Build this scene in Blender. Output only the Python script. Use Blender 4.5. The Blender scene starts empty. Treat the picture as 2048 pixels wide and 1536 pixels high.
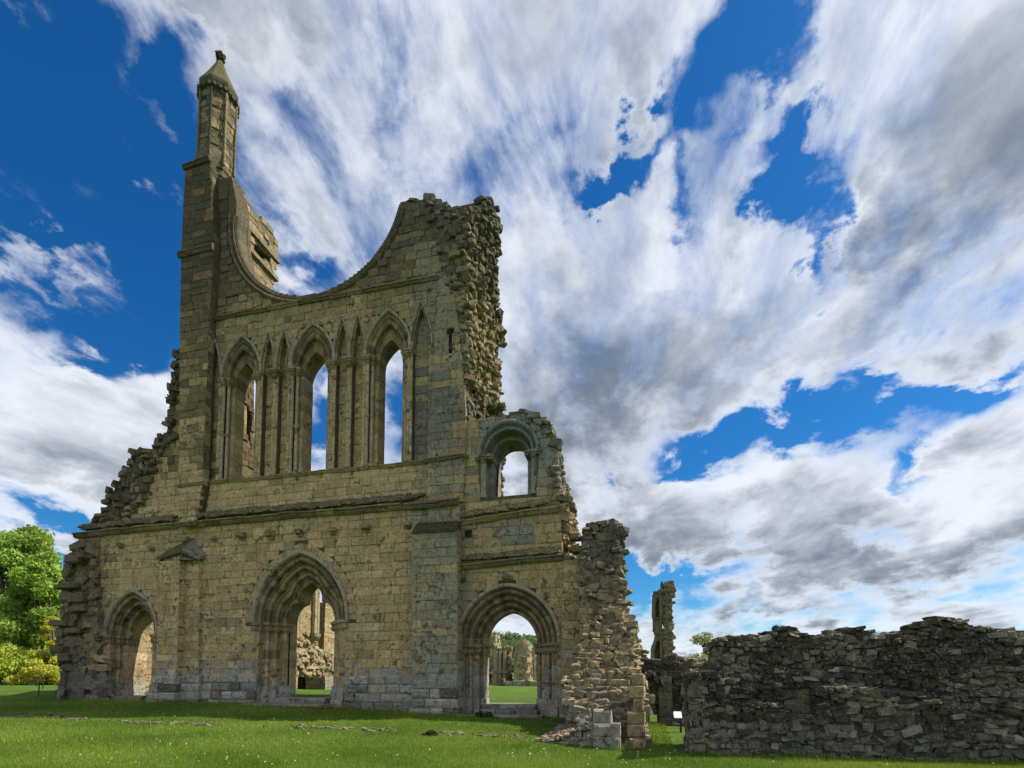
import bpy, math, random
import numpy as np
from mathutils import Vector
R = math.radians
rnd = random.Random(11)
SC = bpy.context.scene
COL = SC.collection

# ------------------------------------------------------------------ camera
FPX = 1060.0; TH = math.atan(1060/4394); PT = R(4); K = .72
CAM = (9.03*K, -25.8*K, 1.6*K)
SHY = 594-FPX*math.tan(PT)
cd = bpy.data.cameras.new('camera'); cam = bpy.data.objects.new('camera', cd); COL.objects.link(cam)
cd.sensor_fit = 'HORIZONTAL'; cd.sensor_width = 36; cd.lens = FPX/2048*36
cd.shift_y = SHY/2048; cd.clip_end = 5000; cd.clip_start = .1
cam.location = CAM; cam.rotation_euler = (R(90)+PT, 0, TH)
SC.camera = cam
SC.cycles.max_bounces = 5; SC.cycles.diffuse_bounces = 3; SC.cycles.transmission_bounces = 2
SC.view_settings.view_transform = 'Standard'; SC.view_settings.look = 'None'
SC.view_settings.exposure = 0.75; SC.view_settings.gamma = 1

def ray(px, py):
    x = (px-1024)/FPX; y = -(py-(768+SHY))/FPX
    fx, fy = -math.sin(TH), math.cos(TH)
    f = (fx*math.cos(PT), fy*math.cos(PT), math.sin(PT)); r = (math.cos(TH), math.sin(TH), 0)
    u = (-fx*math.sin(PT), -fy*math.sin(PT), math.cos(PT))
    return tuple(f[i]+x*r[i]+y*u[i] for i in range(3))
def P(px, py, y=0.):                       # photo direction met with the plane Y = y  -> (x, z)
    d = ray(px, py); t = (y-CAM[1])/d[1]; return (CAM[0]+d[0]*t, CAM[2]+d[2]*t)
def PS(px, py, u):                         # met with the plane X = u -> (y, z)
    d = ray(px, py); t = (u-CAM[0])/d[0]; return (CAM[1]+d[1]*t, CAM[2]+d[2]*t)
def PG(px, py, z):
    d = ray(px, py); t = (z-CAM[2])/d[2]; return (CAM[0]+d[0]*t, CAM[1]+d[1]*t)

# ------------------------------------------------------------------ sky and sun
SUN_AZ, SUN_EL = R(22), R(50)              # azimuth from +X towards +Y
w = bpy.data.worlds.new('World'); SC.world = w; w.use_nodes = True
w.cycles.sampling_method = 'MANUAL'; w.cycles.sample_map_resolution = 256
nt = w.node_tree; nt.nodes.clear(); N = nt.nodes.new; L = nt.links.new
def M(op, a, b=None, c=None, clamp=False):
    n = N('ShaderNodeMath'); n.operation = op; n.use_clamp = clamp
    for i, v in enumerate((a, b, c)):
        if v is None: continue
        if isinstance(v, (int, float)): n.inputs[i].default_value = v
        else: L(v, n.inputs[i])
    return n.outputs[0]
def VM(op, a, b=None):
    n = N('ShaderNodeVectorMath'); n.operation = op
    for i, v in enumerate((a, b)):
        if v is None: continue
        if isinstance(v, tuple): n.inputs[i].default_value = v
        else: L(v, n.inputs[i])
    return n.outputs['Value'] if op in ('DOT_PRODUCT', 'LENGTH') else n.outputs[0]
def COMB(x, y, z):
    n = N('ShaderNodeCombineXYZ')
    for i, v in enumerate((x, y, z)):
        if isinstance(v, (int, float)): n.inputs[i].default_value = v
        else: L(v, n.inputs[i])
    return n.outputs[0]
def NOISE(vec, scale, detail=6, rough=.55, lac=2.0, dist=0.):
    n = N('ShaderNodeTexNoise'); L(vec, n.inputs['Vector']); n.inputs['Scale'].default_value = scale
    n.inputs['Detail'].default_value = detail; n.inputs['Roughness'].default_value = rough
    n.inputs['Distortion'].default_value = dist
    return n.outputs[0]
def RAMP(v, lo, hi, a=0., b=1., mode='SMOOTHSTEP'):
    n = N('ShaderNodeMapRange'); n.interpolation_type = mode; L(v, n.inputs[0])
    for i, x in zip((1, 2, 3, 4), (lo, hi, a, b)): n.inputs[i].default_value = x
    return n.outputs[0]
def MIX(f, a, b, mode='MIX'):
    n = N('ShaderNodeMix'); n.data_type = 'RGBA'; n.blend_type = mode
    if isinstance(f, (int, float)): n.inputs[0].default_value = f
    else: L(f, n.inputs[0])
    for i, v in ((6, a), (7, b)):
        if isinstance(v, tuple): n.inputs[i].default_value = (*v, 1)
        else: L(v, n.inputs[i])
    return n.outputs[2]
tc = N('ShaderNodeTexCoord').outputs['Generated']
sep = N('ShaderNodeSeparateXYZ'); L(tc, sep.inputs[0]); dx, dy, dz = sep.outputs
sky = N('ShaderNodeTexSky'); sky.sky_type = 'NISHITA'; sky.sun_disc = False
sky.sun_elevation = SUN_EL; sky.sun_rotation = R(90)-SUN_AZ
sky.air_density = 1.0; sky.dust_density = .3; sky.ozone_density = 2.5
az = M('ARCTAN2', dx, dy); el = M('ARCSINE', dz)
den = M('ADD', M('MAXIMUM', dz, 0.0), .10)
pu = M('DIVIDE', dx, den); pv = M('DIVIDE', dy, den)
plane = COMB(pu, M('MULTIPLY', pv, .58), 0.0)
plane2 = COMB(M('ADD', pu, 7.3), M('MULTIPLY', pv, .55), 3.1)
wisp = COMB(M('MULTIPLY', pu, 1.0), M('MULTIPLY', pv, .45), 9.0)
nA = NOISE(plane, 1.6, 4, .58, dist=.25)
nB = NOISE(plane2, 4.2, 7, .62, dist=.3)
nW = NOISE(wisp, 6.0, 7, .64, dist=.35)
nF = NOISE(COMB(az, M('MULTIPLY', el, 1.6), 2.0), 9.0, 7, .6, dist=.2)
nC = NOISE(COMB(az, M('MULTIPLY', el, 1.6), 5.0), 3.2, 4, .55)
wa = M('MULTIPLY', M('SUBTRACT', nC, .5), .20)
wb = M('MULTIPLY', M('SUBTRACT', nF, .5), .24)
q = COMB(M('ADD', M('ADD', az, wa), wb), M('SUBTRACT', M('ADD', el, wb), wa), 0.0)
def azel(px, py):
    d = ray(px, py); n = math.sqrt(sum(k*k for k in d)); return math.atan2(d[0], d[1]), math.asin(d[2]/n)
BL = [ # photo centre, radii, amplitude (negative = blue gap)
 (130,300,300,330,-1.35),(60,520,160,140,-.5),(330,520,110,230,-.75),(40,60,260,160,-.4),(250,640,120,60,-.5),
 (130,870,250,150,.8),(60,1090,190,34,-1.3),(225,690,60,26,-.7),(60,515,120,36,.75),(230,610,90,32,.7),(265,235,44,110,.85),(190,90,50,110,.35),(385,130,60,190,-.6),(60,20,50,40,.4),(330,640,100,70,-.5),(640,230,110,130,-.45),(720,60,120,60,-.3),(690,420,70,60,.2),(330,300,40,60,.8),(420,40,110,70,.5),
 (600,530,75,60,-.9),(520,300,70,180,-.35),(560,200,60,120,-.35),(800,190,40,100,-.55),(640,850,60,110,-1.1),(790,820,60,110,-1.0),(745,860,30,60,.3),(830,20,60,50,-.4),
 (1235,322,110,56,-1.8),(1190,350,40,40,-.7),(1425,200,52,130,-1.4),(1495,70,75,120,-1.4),(1590,130,40,60,-.5),
 (1600,400,52,130,-1.6),(1640,530,40,60,-1.4),(1550,380,34,70,-1.0),(1650,330,40,60,-.5),(1370,410,35,80,-.9),(1700,250,60,60,-.5),(980,330,60,90,-.3),
 (1500,865,110,32,-1.2),(1400,905,70,36,-1.3),(1620,850,60,30,-.6),(1790,810,150,52,-1.4),(1700,745,50,36,-1.0),(1920,760,80,30,-1.0),(1830,930,48,48,-1.0),
 (1300,1165,130,34,-1.2),(1210,975,24,14,-.9),(1560,1290,220,10,-.7),(1260,1140,60,30,-.4),
 (1300,1040,150,70,.5),(1550,600,260,160,.5),(1850,330,260,280,.6),(1500,950,140,40,.3),(1700,1060,300,80,.5),(1950,950,120,120,.4),
 (1000,760,260,260,.5),(900,150,330,170,.15),(1580,250,60,60,.5),(1300,130,80,130,.3)]
cov = None
for (px, py, rx, ry, amp) in BL:
    c = azel(px, py); e1 = azel(px+rx*.5, py); e0 = azel(px-rx*.5, py); g1 = azel(px, py-ry*.5); g0 = azel(px, py+ry*.5)
    sx = max(.02, math.hypot(e1[0]-e0[0], e1[1]-e0[1])); sy = max(.01, math.hypot(g1[0]-g0[0], g1[1]-g0[1]))
    v = VM('MULTIPLY', VM('SUBTRACT', q, (c[0], c[1], 0)), (1/sx, 1/sy, 0))
    g = M('MULTIPLY', M('EXPONENT', M('MULTIPLY', VM('DOT_PRODUCT', v, v), -1.0)), amp)
    cov = g if cov is None else M('ADD', cov, g)
lowf = RAMP(dz, .0, .25, 0., 1.)
stre = M('ADD', M('MULTIPLY', M('SUBTRACT', nW, .5), 1.9), M('MULTIPLY', M('SUBTRACT', nB, .5), 2.2))
cumu = M('ADD', M('MULTIPLY', M('SUBTRACT', nF, .5), 2.2), M('MULTIPLY', M('SUBTRACT', nB, .5), .9))
mixn = N('ShaderNodeMix'); mixn.data_type = 'FLOAT'; L(RAMP(dz, .3, .62), mixn.inputs[0]); L(cumu, mixn.inputs[2]); L(stre, mixn.inputs[3])
dens = M('ADD', M('ADD', M('ADD', cov, .62), mixn.outputs[0]), M('MULTIPLY', M('SUBTRACT', nA, .5), 1.5))
thin = M('SUBTRACT', 1.0, M('MULTIPLY', M('MULTIPLY', RAMP(nW, .62, .36), RAMP(dz, .35, .6)), .42))
alpha = M('MULTIPLY', RAMP(dens, -.25, .85), M('MULTIPLY', thin, .97))
# thickness decides how grey the cloud is
GB = [(1870,330,260,260,.55),(1250,730,170,130,.45),(1150,920,150,110,.4),(1850,1090,320,60,.5),(1330,1080,130,45,.4),(1500,1215,260,26,.5),(1950,1240,200,26,.4),(200,960,230,60,.25),(150,760,180,90,-.25),(1060,180,180,160,.15),
      (1560,560,120,90,-.5),(1350,520,110,80,-.4),(1480,940,120,30,-.5),(1900,950,120,60,-.35),(100,670,140,30,-.4),(1750,130,60,160,-.3),(900,420,160,120,-.2)]
gm = None
for (px, py, rx, ry, amp) in GB:
    c = azel(px, py); e1 = azel(px+rx*.5, py); e0 = azel(px-rx*.5, py); g1 = azel(px, py-ry*.5); g0 = azel(px, py+ry*.5)
    sx = max(.02, math.hypot(e1[0]-e0[0], e1[1]-e0[1])); sy = max(.01, math.hypot(g1[0]-g0[0], g1[1]-g0[1]))
    v = VM('MULTIPLY', VM('SUBTRACT', q, (c[0], c[1], 0)), (1/sx, 1/sy, 0))
    g = M('MULTIPLY', M('EXPONENT', M('MULTIPLY', VM('DOT_PRODUCT', v, v), -1.0)), amp)
    gm = g if gm is None else M('ADD', gm, g)
grey = M('ADD', M('ADD', M('MULTIPLY', M('SUBTRACT', nC, .5), .9), M('MULTIPLY', M('SUBTRACT', nB, .5), 1.3)), M('ADD', gm, M('MULTIPLY', M('SUBTRACT', nF, .5), .9)))
thick = RAMP(M('ADD', M('MULTIPLY', M('MINIMUM', dens, 1.0), .55), grey), .12, 1.30)
ccol = MIX(thick, (.53, .56, .61), (.115, .14, .175))
hs = N('ShaderNodeHueSaturation'); hs.inputs['Saturation'].default_value = 1.35; hs.inputs['Value'].default_value = .84
L(sky.outputs[0], hs.inputs['Color'])
skyc = MIX(1.0, hs.outputs[0], (.034, .070, .086), 'MULTIPLY')
fin = MIX(alpha, skyc, ccol)
bg = N('ShaderNodeBackground'); L(fin, bg.inputs[0]); bg.inputs[1].default_value = 1.0
wo = N('ShaderNodeOutputWorld'); L(bg.outputs[0], wo.inputs[0])

sl = bpy.data.lights.new('sun', 'SUN'); sl.energy = 4.4; sl.angle = R(.5); sl.color = (1, .93, .80)
so = bpy.data.objects.new('sun', sl); COL.objects.link(so)
sd = Vector((math.cos(SUN_EL)*math.cos(SUN_AZ), math.cos(SUN_EL)*math.sin(SUN_AZ), math.sin(SUN_EL)))
so.rotation_euler = sd.to_track_quat('Z', 'Y').to_euler(); so.location = (30, 10, 40)

# ------------------------------------------------------------------ materials
def newmat(name):
    global nt, N, L
    m = bpy.data.materials.new(name); m.use_nodes = True; nt = m.node_tree; N = nt.nodes.new; L = nt.links.new
    return m, nt.nodes['Principled BSDF']
def stone_mat():
    m, b = newmat('weathered_sandstone')
    at = N('ShaderNodeAttribute'); at.attribute_name = 'Col'
    geo = N('ShaderNodeNewGeometry').outputs['Position']
    n1 = NOISE(geo, 1.3, 5, .6); n2 = NOISE(geo, 9, 6, .65); n3 = NOISE(geo, 45, 4, .6)
    n4 = NOISE(VM('ADD', geo, (13., 5., 2.)), 5.5, 7, .7); n5 = NOISE(VM('ADD', geo, (3., 35., 2.)), 22, 5, .7)
    v = M('MULTIPLY', RAMP(n1, .3, .7, .78, 1.18, 'LINEAR'), RAMP(n2, .25, .75, .58, 1.38, 'LINEAR'))
    v = M('MULTIPLY', v, RAMP(n3, .25, .75, .72, 1.25, 'LINEAR'))
    hsv = N('ShaderNodeHueSaturation'); L(at.outputs['Color'], hsv.inputs['Color']); L(v, hsv.inputs['Value'])
    soot = M('MULTIPLY', RAMP(M('ADD', n4, M('MULTIPLY', M('SUBTRACT', n1, .5), .6)), .53, .68), .80)
    st_ = NOISE(VM('MULTIPLY', geo, (2.6, 2.6, .22)), 2.0, 5, .65)
    c = MIX(soot, hsv.outputs[0], (.055, .048, .033))
    c = MIX(M('MULTIPLY', RAMP(st_, .56, .72), .55), c, (.07, .058, .036))
    mo = NOISE(VM('ADD', geo, (31., 7., 12.)), 3.1, 6, .7); c = MIX(M('MULTIPLY', RAMP(mo, .56, .70), .45), c, (.13, .13, .05))
    # pale lichen, amount held in the alpha of the attribute
    li = M('MULTIPLY', RAMP(n5, .56, .64), RAMP(at.outputs['Alpha'], 0, 1, 0, 1, 'LINEAR'))
    c = MIX(M('MULTIPLY', li, .85), c, (.50, .49, .44))
    L(c, b.inputs['Base Color']); b.inputs['Roughness'].default_value = .95
    b.inputs['Specular IOR Level'].default_value = .15
    bp = N('ShaderNodeBump'); bp.inputs['Distance'].default_value = .07; bp.inputs['Strength'].default_value = 1.0
    h = M('ADD', M('MULTIPLY', n2, .9), M('ADD', M('MULTIPLY', n3, .35), M('MULTIPLY', n4, .6)))
    L(h, bp.inputs['Height']); L(bp.outputs[0], b.inputs['Normal'])
    return m
STONE = stone_mat()
def plain(name, col, rough=.9, var=.25, scale=6, metal=0., bump=0.):
    m, b = newmat(name)
    geo = N('ShaderNodeNewGeometry').outputs['Position']
    n = NOISE(geo, scale, 6, .6)
    c = MIX(n, tuple(k*(1-var) for k in col), tuple(k*(1+var) for k in col))
    L(c, b.inputs['Base Color']); b.inputs['Roughness'].default_value = rough; b.inputs['Metallic'].default_value = metal
    if bump:
        bp = N('ShaderNodeBump'); bp.inputs['Distance'].default_value = bump; L(n, bp.inputs['Height']); L(bp.outputs[0], b.inputs['Normal'])
    return m
def leafmat(name, rough=.6):
    m, b = newmat(name)
    at = N('ShaderNodeAttribute'); at.attribute_name = 'Col'
    L(at.outputs['Color'], b.inputs['Base Color']); b.inputs['Roughness'].default_value = rough
    b.inputs['Specular IOR Level'].default_value = .2
    tr = N('ShaderNodeBsdfTranslucent'); L(at.outputs['Color'], tr.inputs[0])
    mx = N('ShaderNodeMixShader'); mx.inputs[0].default_value = .35
    L(b.outputs[0], mx.inputs[1]); L(tr.outputs[0], mx.inputs[2])
    L(mx.outputs[0], nt.nodes['Material Output'].inputs[0])
    return m
LEAF = leafmat('leaves')
BARK = plain('bark', (.10, .08, .055), .95, .4, 14, bump=.03)

# ------------------------------------------------------------------ object helpers
def tag(o, label=None, cat=None, group=None, kind=None):
    if label: o['label'] = label
    if cat: o['category'] = cat
    if group: o['group'] = group
    if kind: o['kind'] = kind
    return o
def empty(name, loc, label, cat, group=None):
    o = bpy.data.objects.new(name, None); COL.objects.link(o); o.location = loc; o.empty_display_size = .3
    tag(o, label, cat, group); return o
def link(name, verts, faces, cols, mat, parent=None, smooth=False):
    me = bpy.data.meshes.new(name); me.from_pydata(verts, [], faces); me.materials.append(mat)
    if cols is not None:
        a = me.color_attributes.new('Col', 'FLOAT_COLOR', 'POINT')
        a.data.foreach_set('color', np.asarray(cols, dtype=np.float32).ravel())
    if smooth: me.polygons.foreach_set('use_smooth', [True]*len(me.polygons))
    o = bpy.data.objects.new(name, me); COL.objects.link(o)
    if parent is not None: attach(o, parent)
    return o
def attach(o, parent):
    o.parent = parent
    wl = Vector(parent.location); p = parent.parent
    while p is not None: wl += Vector(p.location); p = p.parent
    o.matrix_parent_inverse.identity(); o.location = o.location - wl
class MB:
    def __init__(s): s.v = []; s.f = []; s.c = []
    def add(s, v, f, c):
        k = len(s.v); s.v += v; s.f += [tuple(i+k for i in q) for q in f]
        s.c += (c if isinstance(c, list) else [c]*len(v))
    def build(s, name, mat=None, parent=None, kind=None, smooth=False):
        if not s.v: return None
        o = link(name, s.v, s.f, s.c, mat or STONE, parent, smooth)
        if kind: o['kind'] = kind
        return o

# ---- weathering: albedo and lichen amount by place on the west front
def lerp3(a, b, t): return tuple(a[i]+(b[i]-a[i])*t for i in range(3))
def sm(x, a, b):
    t = min(1, max(0, (x-a)/(b-a))); return t*t*(3-2*t)
def fn(x, z, s=0):                                    # cheap smooth noise -1..1
    return (math.sin(x*1.7+s)+math.sin(z*1.3-s*2+x*.6)+math.sin(x*.7-z*1.9+s*3)+math.sin(x*3.1+z*2.7+s))/4
TAN = (.55, .395, .215); GREY = (.225, .225, .175); DARK = (.085, .075, .052); PALE = (.38, .37, .32); OLIVE = (.33, .255, .125); BLUEG=(.20,.23,.22)
def wx(x, z, amt=1.):
    n = fn(x, z); n2 = fn(x*2.3, z*1.9, 4)
    c = TAN; li = .12
    c = lerp3(c, OLIVE, .55*sm(z+n*1.2, 9, 15))
    c = lerp3(c, (.105, .088, .052), .92*sm(z+n*1.5, 14.8, 19.5))
    if x < -11.2 and z > 9.6: c = lerp3(c, (.085, .07, .042), .7*sm(n2+.5+(z-12)*.06, 0, .8))
    c = lerp3(c, GREY, .75*sm(x+n*.4, -2.1, -1.6)*sm(n2+(.3 if z < 7.2 else .35), -.3, .5)*(1-sm(x, .1, .5)))
    if x > 0 and x < 4.5: c = lerp3(c, OLIVE, .45); c = lerp3(c, BLUEG, .75*sm(z+n*.4, 7.6, 8.8)*sm(x+n2*.3,.35,.9)); 
    if 1.5 < x+n2*.2 < 2.6 and 5.7 < z < 7.1: c = lerp3(c, BLUEG, .7)
    if -1.9 < x < -.3 and 10.2 < z < 13.6+n: c = lerp3(c, (.17,.17,.155), .7)
    t = sm(1.75+n*.35-z, 0, .6)
    c = lerp3(c, PALE, .85*t); li = max(li, t*.9)
    d = sm(z, .1, .5)
    if x < -16.2: c = lerp3(c, (.16, .13, .085), .6*sm(-16.2-x+n*.5, 0, 1.2)); li = max(li, .35)
    return c, li
def scol(x, z, r, dark=0., li=None, mul=1.):
    c, l = wx(x+r.gauss(0, .28), z+r.gauss(0, .28))
    k = r.gauss(1, .085)*mul; h = r.gauss(0, .035)
    if r.random() < .05: k *= .78
    if r.random() < .08: c = lerp3(c, (.42, .26, .13), .3)
    if r.random() < .05: c = lerp3(c, GREY, .3)
    c = lerp3(c, DARK, dark)
    return (c[0]*k*(1+h*.5), c[1]*k, c[2]*k*(1-h), l if li is None else li)

# ---- pieces
HALF = [(-1, -1), (1, -1), (1, 1), (-1, 1)]
def ashlar(o, a, n, a0, a1, z0, z1, proud, r, ch=.013, depth=.16, jit=.006, cols=None):
    """one squared block with worn arrises; returns verts, faces"""
    v = []
    w = a1-a0; h = z1-z0
    c = min(ch*r.uniform(.6, 1.7), w*.3, h*.3)
    tilt = r.gauss(0, .006); tz = r.gauss(0, .006)
    def pt(x, z, d): return (o[0]+a[0]*x+n[0]*d, o[1]+a[1]*x+n[1]*d, z)
    for (i, k), nx in zip(((a0, z0), (a1, z0), (a1, z1), (a0, z1)), HALF):
        cc = c*r.uniform(.5, 2.2)
        v.append(pt(i-nx[0]*cc+r.uniform(-jit, jit), k-nx[1]*cc+r.uniform(-jit, jit), proud+nx[0]*tilt+nx[1]*tz))
    for i, k in ((a0, z0), (a1, z0), (a1, z1), (a0, z1)):
        v.append(pt(i, k, proud-c*.8))
    for i, k in ((a0, z0), (a1, z0), (a1, z1), (a0, z1)):
        v.append(pt(i, k, -depth))
    return v
AF = [(0, 1, 2, 3), (4, 5, 1, 0), (5, 6, 2, 1), (6, 7, 3, 2), (7, 4, 0, 3), (8, 9, 5, 4), (9, 10, 6, 5), (10, 11, 7, 6), (11, 8, 4, 7)]
def flip(fs): return [tuple(reversed(f)) for f in fs]
# angular lump: a box whose corners are cut, then jittered
def lump_template():
    V = []; idx = {}
    for sx in (-1, 1):
        for sy in (-1, 1):
            for sz in (-1, 1):
                for ax in range(3):
                    p = [sx, sy, sz]; p = [q*(.74 if i != ax else 1.) for i, q in enumerate(p)]
                    idx[(sx, sy, sz, ax)] = len(V); V.append(p)
    F = []
    from itertools import product
    S = (-1, 1)
    for ax in range(3):
        for s in S:
            q = []
            for (p, t) in ((-1, -1), (1, -1), (1, 1), (-1, 1)):
                k = [0, 0, 0]; k[ax] = s; k[(ax+1) % 3] = p; k[(ax+2) % 3] = t; q.append(idx[(*k, ax)])
            F.append(q if s > 0 else q[::-1])
    for ax in range(3):
        b, c = (ax+1) % 3, (ax+2) % 3
        for s, t in product(S, S):
            def g(e, which):
                k = [0, 0, 0]; k[ax] = e; k[b] = s; k[c] = t; return idx[(*k, which)]
            q = [g(-1, b), g(1, b), g(1, c), g(-1, c)]
            F.append(q[::-1] if s*t > 0 else q)
    for k in product(S, S, S):
        q = [idx[(*k, 0)], idx[(*k, 1)], idx[(*k, 2)]]
        F.append(q if k[0]*k[1]*k[2] > 0 else q[::-1])
    # orient outward
    out = []
    for f in F:
        c = [sum(V[i][j] for i in f)/len(f) for j in range(3)]
        a_, b_, c_ = (Vector(V[f[i]]) for i in range(3))
        nn = (b_-a_).cross(c_-a_)
        out.append(tuple(f) if nn.dot(Vector(c)) > 0 else tuple(reversed(f)))
    return V, out
LV, LF = lump_template()
def lump(c, ax, hx, hy, hz, r, jit=.25, rot=.16):
    """rock centred c; ax = horizontal axis of its length; half sizes along ax, across, up"""
    ang = math.atan2(ax[1], ax[0])+r.gauss(0, rot); ca, sa = math.cos(ang), math.sin(ang)
    t = r.gauss(0, rot*.8); ct, st = math.cos(t), math.sin(t)
    v = []
    for p in LV:
        x = p[0]*hx*(1+r.uniform(-jit, jit)); y = p[1]*hy*(1+r.uniform(-jit, jit)); z = p[2]*hz*(1+r.uniform(-jit, jit))
        x, z = x*ct-z*st, x*st+z*ct
        v.append((c[0]+x*ca-y*sa, c[1]+x*sa+y*ca, c[2]+z))
    return v

# ---- interval arithmetic for regions described by polygons
def poly_iv(poly, z):
    xs = []
    n = len(poly)
    for i in range(n):
        (x0, z0), (x1, z1) = poly[i], poly[(i+1) % n]
        if (z0 <= z) != (z1 <= z): xs.append(x0+(z-z0)/(z1-z0)*(x1-x0))
    xs.sort(); return [(xs[i], xs[i+1]) for i in range(0, len(xs)-1, 2)]
def union(iv):
    iv = sorted(iv); out = []
    for a, b in iv:
        if out and a <= out[-1][1]: out[-1] = (out[-1][0], max(b, out[-1][1]))
        else: out.append((a, b))
    return out
def minus(iv, holes):
    for h0, h1 in holes:
        nx = []
        for a, b in iv:
            if h1 <= a or h0 >= b: nx.append((a, b)); continue
            if h0 > a: nx.append((a, h0))
            if h1 < b: nx.append((h1, b))
        iv = nx
    return iv
class Region:
    def __init__(s, add, sub=(), clip=()): s.a = add; s.s = sub; s.c = clip
    def iv(s, z):
        iv = union([k for p in s.a for k in poly_iv(p, z)])
        for cl in s.c:                                   # intersect
            cv = union([k for p in cl for k in poly_iv(p, z)])
            iv = [(max(a, c), min(b, d)) for a, b in iv for c, d in cv if min(b, d) > max(a, c)]
        return minus(iv, [k for p in s.s for k in poly_iv(p, z)])
    def zr(s):
        zs = [q[1] for p in s.a for q in p]; return min(zs), max(zs)

class Stones:
    """collects pieces of one kind; the largest in view become objects, the rest one 'stuff' part"""
    def __init__(s, name): s.name = name; s.items = []
    def add(s, v, f, c):
        cx = sum(p[0] for p in v)/len(v); cy = sum(p[1] for p in v)/len(v); cz = sum(p[2] for p in v)/len(v)
        d2 = (cx-CAM[0])**2+(cy-CAM[1])**2+(cz-CAM[2])**2
        ex = [max(p[i] for p in v)-min(p[i] for p in v) for i in range(3)]
        s.items.append((ex[2]*max(ex[0], ex[1])/d2, v, f, c))
    def build(s, parent, limit=300, rest=None, mat=None):
        s.items.sort(key=lambda t: -t[0])
        for _, v, f, c in s.items[:limit]: 
            o = link(s.name, [(0, 0, 0)]*0+v, f, c if isinstance(c, list) else [c]*len(v), mat or STONE, None)
            ctr = [sum(p[i] for p in v)/len(v) for i in range(3)]
            me = o.data; me.transform(__import__('mathutils').Matrix.Translation((-ctr[0], -ctr[1], -ctr[2])))
            o.location = ctr; attach(o, parent)
        if len(s.items) > limit:
            mb = MB()
            for _, v, f, c in s.items[limit:]: mb.add(v, f, c)
            mb.build(rest or s.name+'s', mat, parent, 'stuff')

def core(mb, reg, o, a, n, d0, d1, step=.1, off=None, col=None, z0=None, z1=None):
    """thin courses of rubble core filling the region between depths d0 (front) and d1 (back)"""
    lo, hi = reg.zr(); lo = z0 if z0 is not None else lo; hi = z1 if z1 is not None else hi
    k = int(math.ceil((hi-lo)/step)); st = (hi-lo)/k
    for i in range(k):
        za = lo+i*st; zb = za+st; zm = (za+zb)/2
        for x0, x1 in reg.iv(zm):
            if x1-x0 < .02: continue
            e = off(0, zm) if off else 0.
            def pt(x, z, d): return (o[0]+a[0]*x+n[0]*(d+e), o[1]+a[1]*x+n[1]*(d+e), z)
            v = [pt(x0, za, -d0), pt(x1, za, -d0), pt(x1, zb, -d0), pt(x0, zb, -d0),
                 pt(x0, za, -d1), pt(x1, za, -d1), pt(x1, zb, -d1), pt(x0, zb, -d1)]
            f = [(0, 1, 2, 3), (5, 4, 7, 6), (4, 0, 3, 7), (1, 5, 6, 2), (3, 2, 6, 7), (4, 5, 1, 0)]
            c = col or (.13, .105, .065, .1)
            mb.add(v, f, c)
def fill_ashlar(st, reg, o, a, n, r, hmin=.29, hmax=.38, lmin=.34, lmax=.78, colf=None, zz=None, proud=(.0, .022), jamb=0.):
    lo, hi = zz or reg.zr(); z = lo
    g = .004
    while z < hi-.08:
        h = r.uniform(hmin, hmax)
        if hi-z-h < .12: h = hi-z
        if h > hi-z: h = hi-z
        for x0, x1 in reg.iv(z+h*.5):
            x = x0
            while x < x1-.01:
                l = r.uniform(lmin, lmax)
                if x1-x-l < lmin*.6: l = x1-x
                l = min(l, x1-x)
                if l > .03:
                    pr = r.uniform(*proud)
                    if r.random() < .05: pr -= .016
                    v = ashlar(o, a, n, x+g, x+l-g, z+g, z+h-g, pr, r)
                    px_ = o[0]+a[0]*(x+l/2)+ (a[1]*(x+l/2) if abs(a[1]) > .5 else 0)
                    st.add(v, AF if (a[0]*n[1]-a[1]*n[0]) < 0 else flip(AF), (colf or scol)(px_, z+h/2, r))
                x += l
        z += h
def fill_rubble(st, reg, o, a, n, r, h=(.12, .26), l=(.16, .46), amp=.12, off=None, colf=None, edge=.10, base=.0, gap=1.04, depth=.22):
    lo, hi = reg.zr(); z = lo-.02
    while z < hi:
        hh = r.uniform(*h)
        for x0, x1 in reg.iv(min(z+hh*.5, hi-.01)):
            x = x0-r.uniform(0, edge); xe = x1+r.uniform(0, edge)
            while x < xe:
                ll = r.uniform(*l)
                if xe-x < l[0]*.5: break
                zc = z+hh/2+r.uniform(-1, 1)*(.03+amp*.15)
                e = off(x, zc) if off else 0.
                d = e+base+amp*(r.random()**1.6)*1.0-amp*.35
                cx = x+ll/2
                c = (o[0]+a[0]*cx+n[0]*(d-depth*.5), o[1]+a[1]*cx+n[1]*(d-depth*.5), zc)
                v = lump(c, a, ll/2*gap*r.uniform(.95, 1.12), depth*r.uniform(.5, .75), hh/2*gap*r.uniform(.85, 1.45), r, .28, .16+amp*.55)
                st.add(v, LF, (colf or scol)(c[0], zc, r))
                x += ll
        z += hh
def rubcol(dark=.3, li=.5, mul=1.):
    def f(x, z, r):
        return scol(x, z, r, dark=min(1, max(0, dark+r.uniform(-.3, .3))), li=li*r.uniform(.3, 1.3), mul=mul)
    return f
def flatcol(base, li=.3, var=.25):
    def f(x, z, r):
        k = r.uniform(1-var, 1+var); h = r.gauss(0, .04)
        c = lerp3(base, (base[0]*1.15, base[1]*.9, base[2]*.7), max(0, r.gauss(0, .4)))
        return (c[0]*k*(1+h), c[1]*k, c[2]*k*(1-h), li*r.uniform(.3, 1.2))
    return f
X = (1, 0, 0); Y = (0, 1, 0); NF = (0, -1, 0); NR = (1, 0, 0); NL = (-1, 0, 0)
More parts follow.
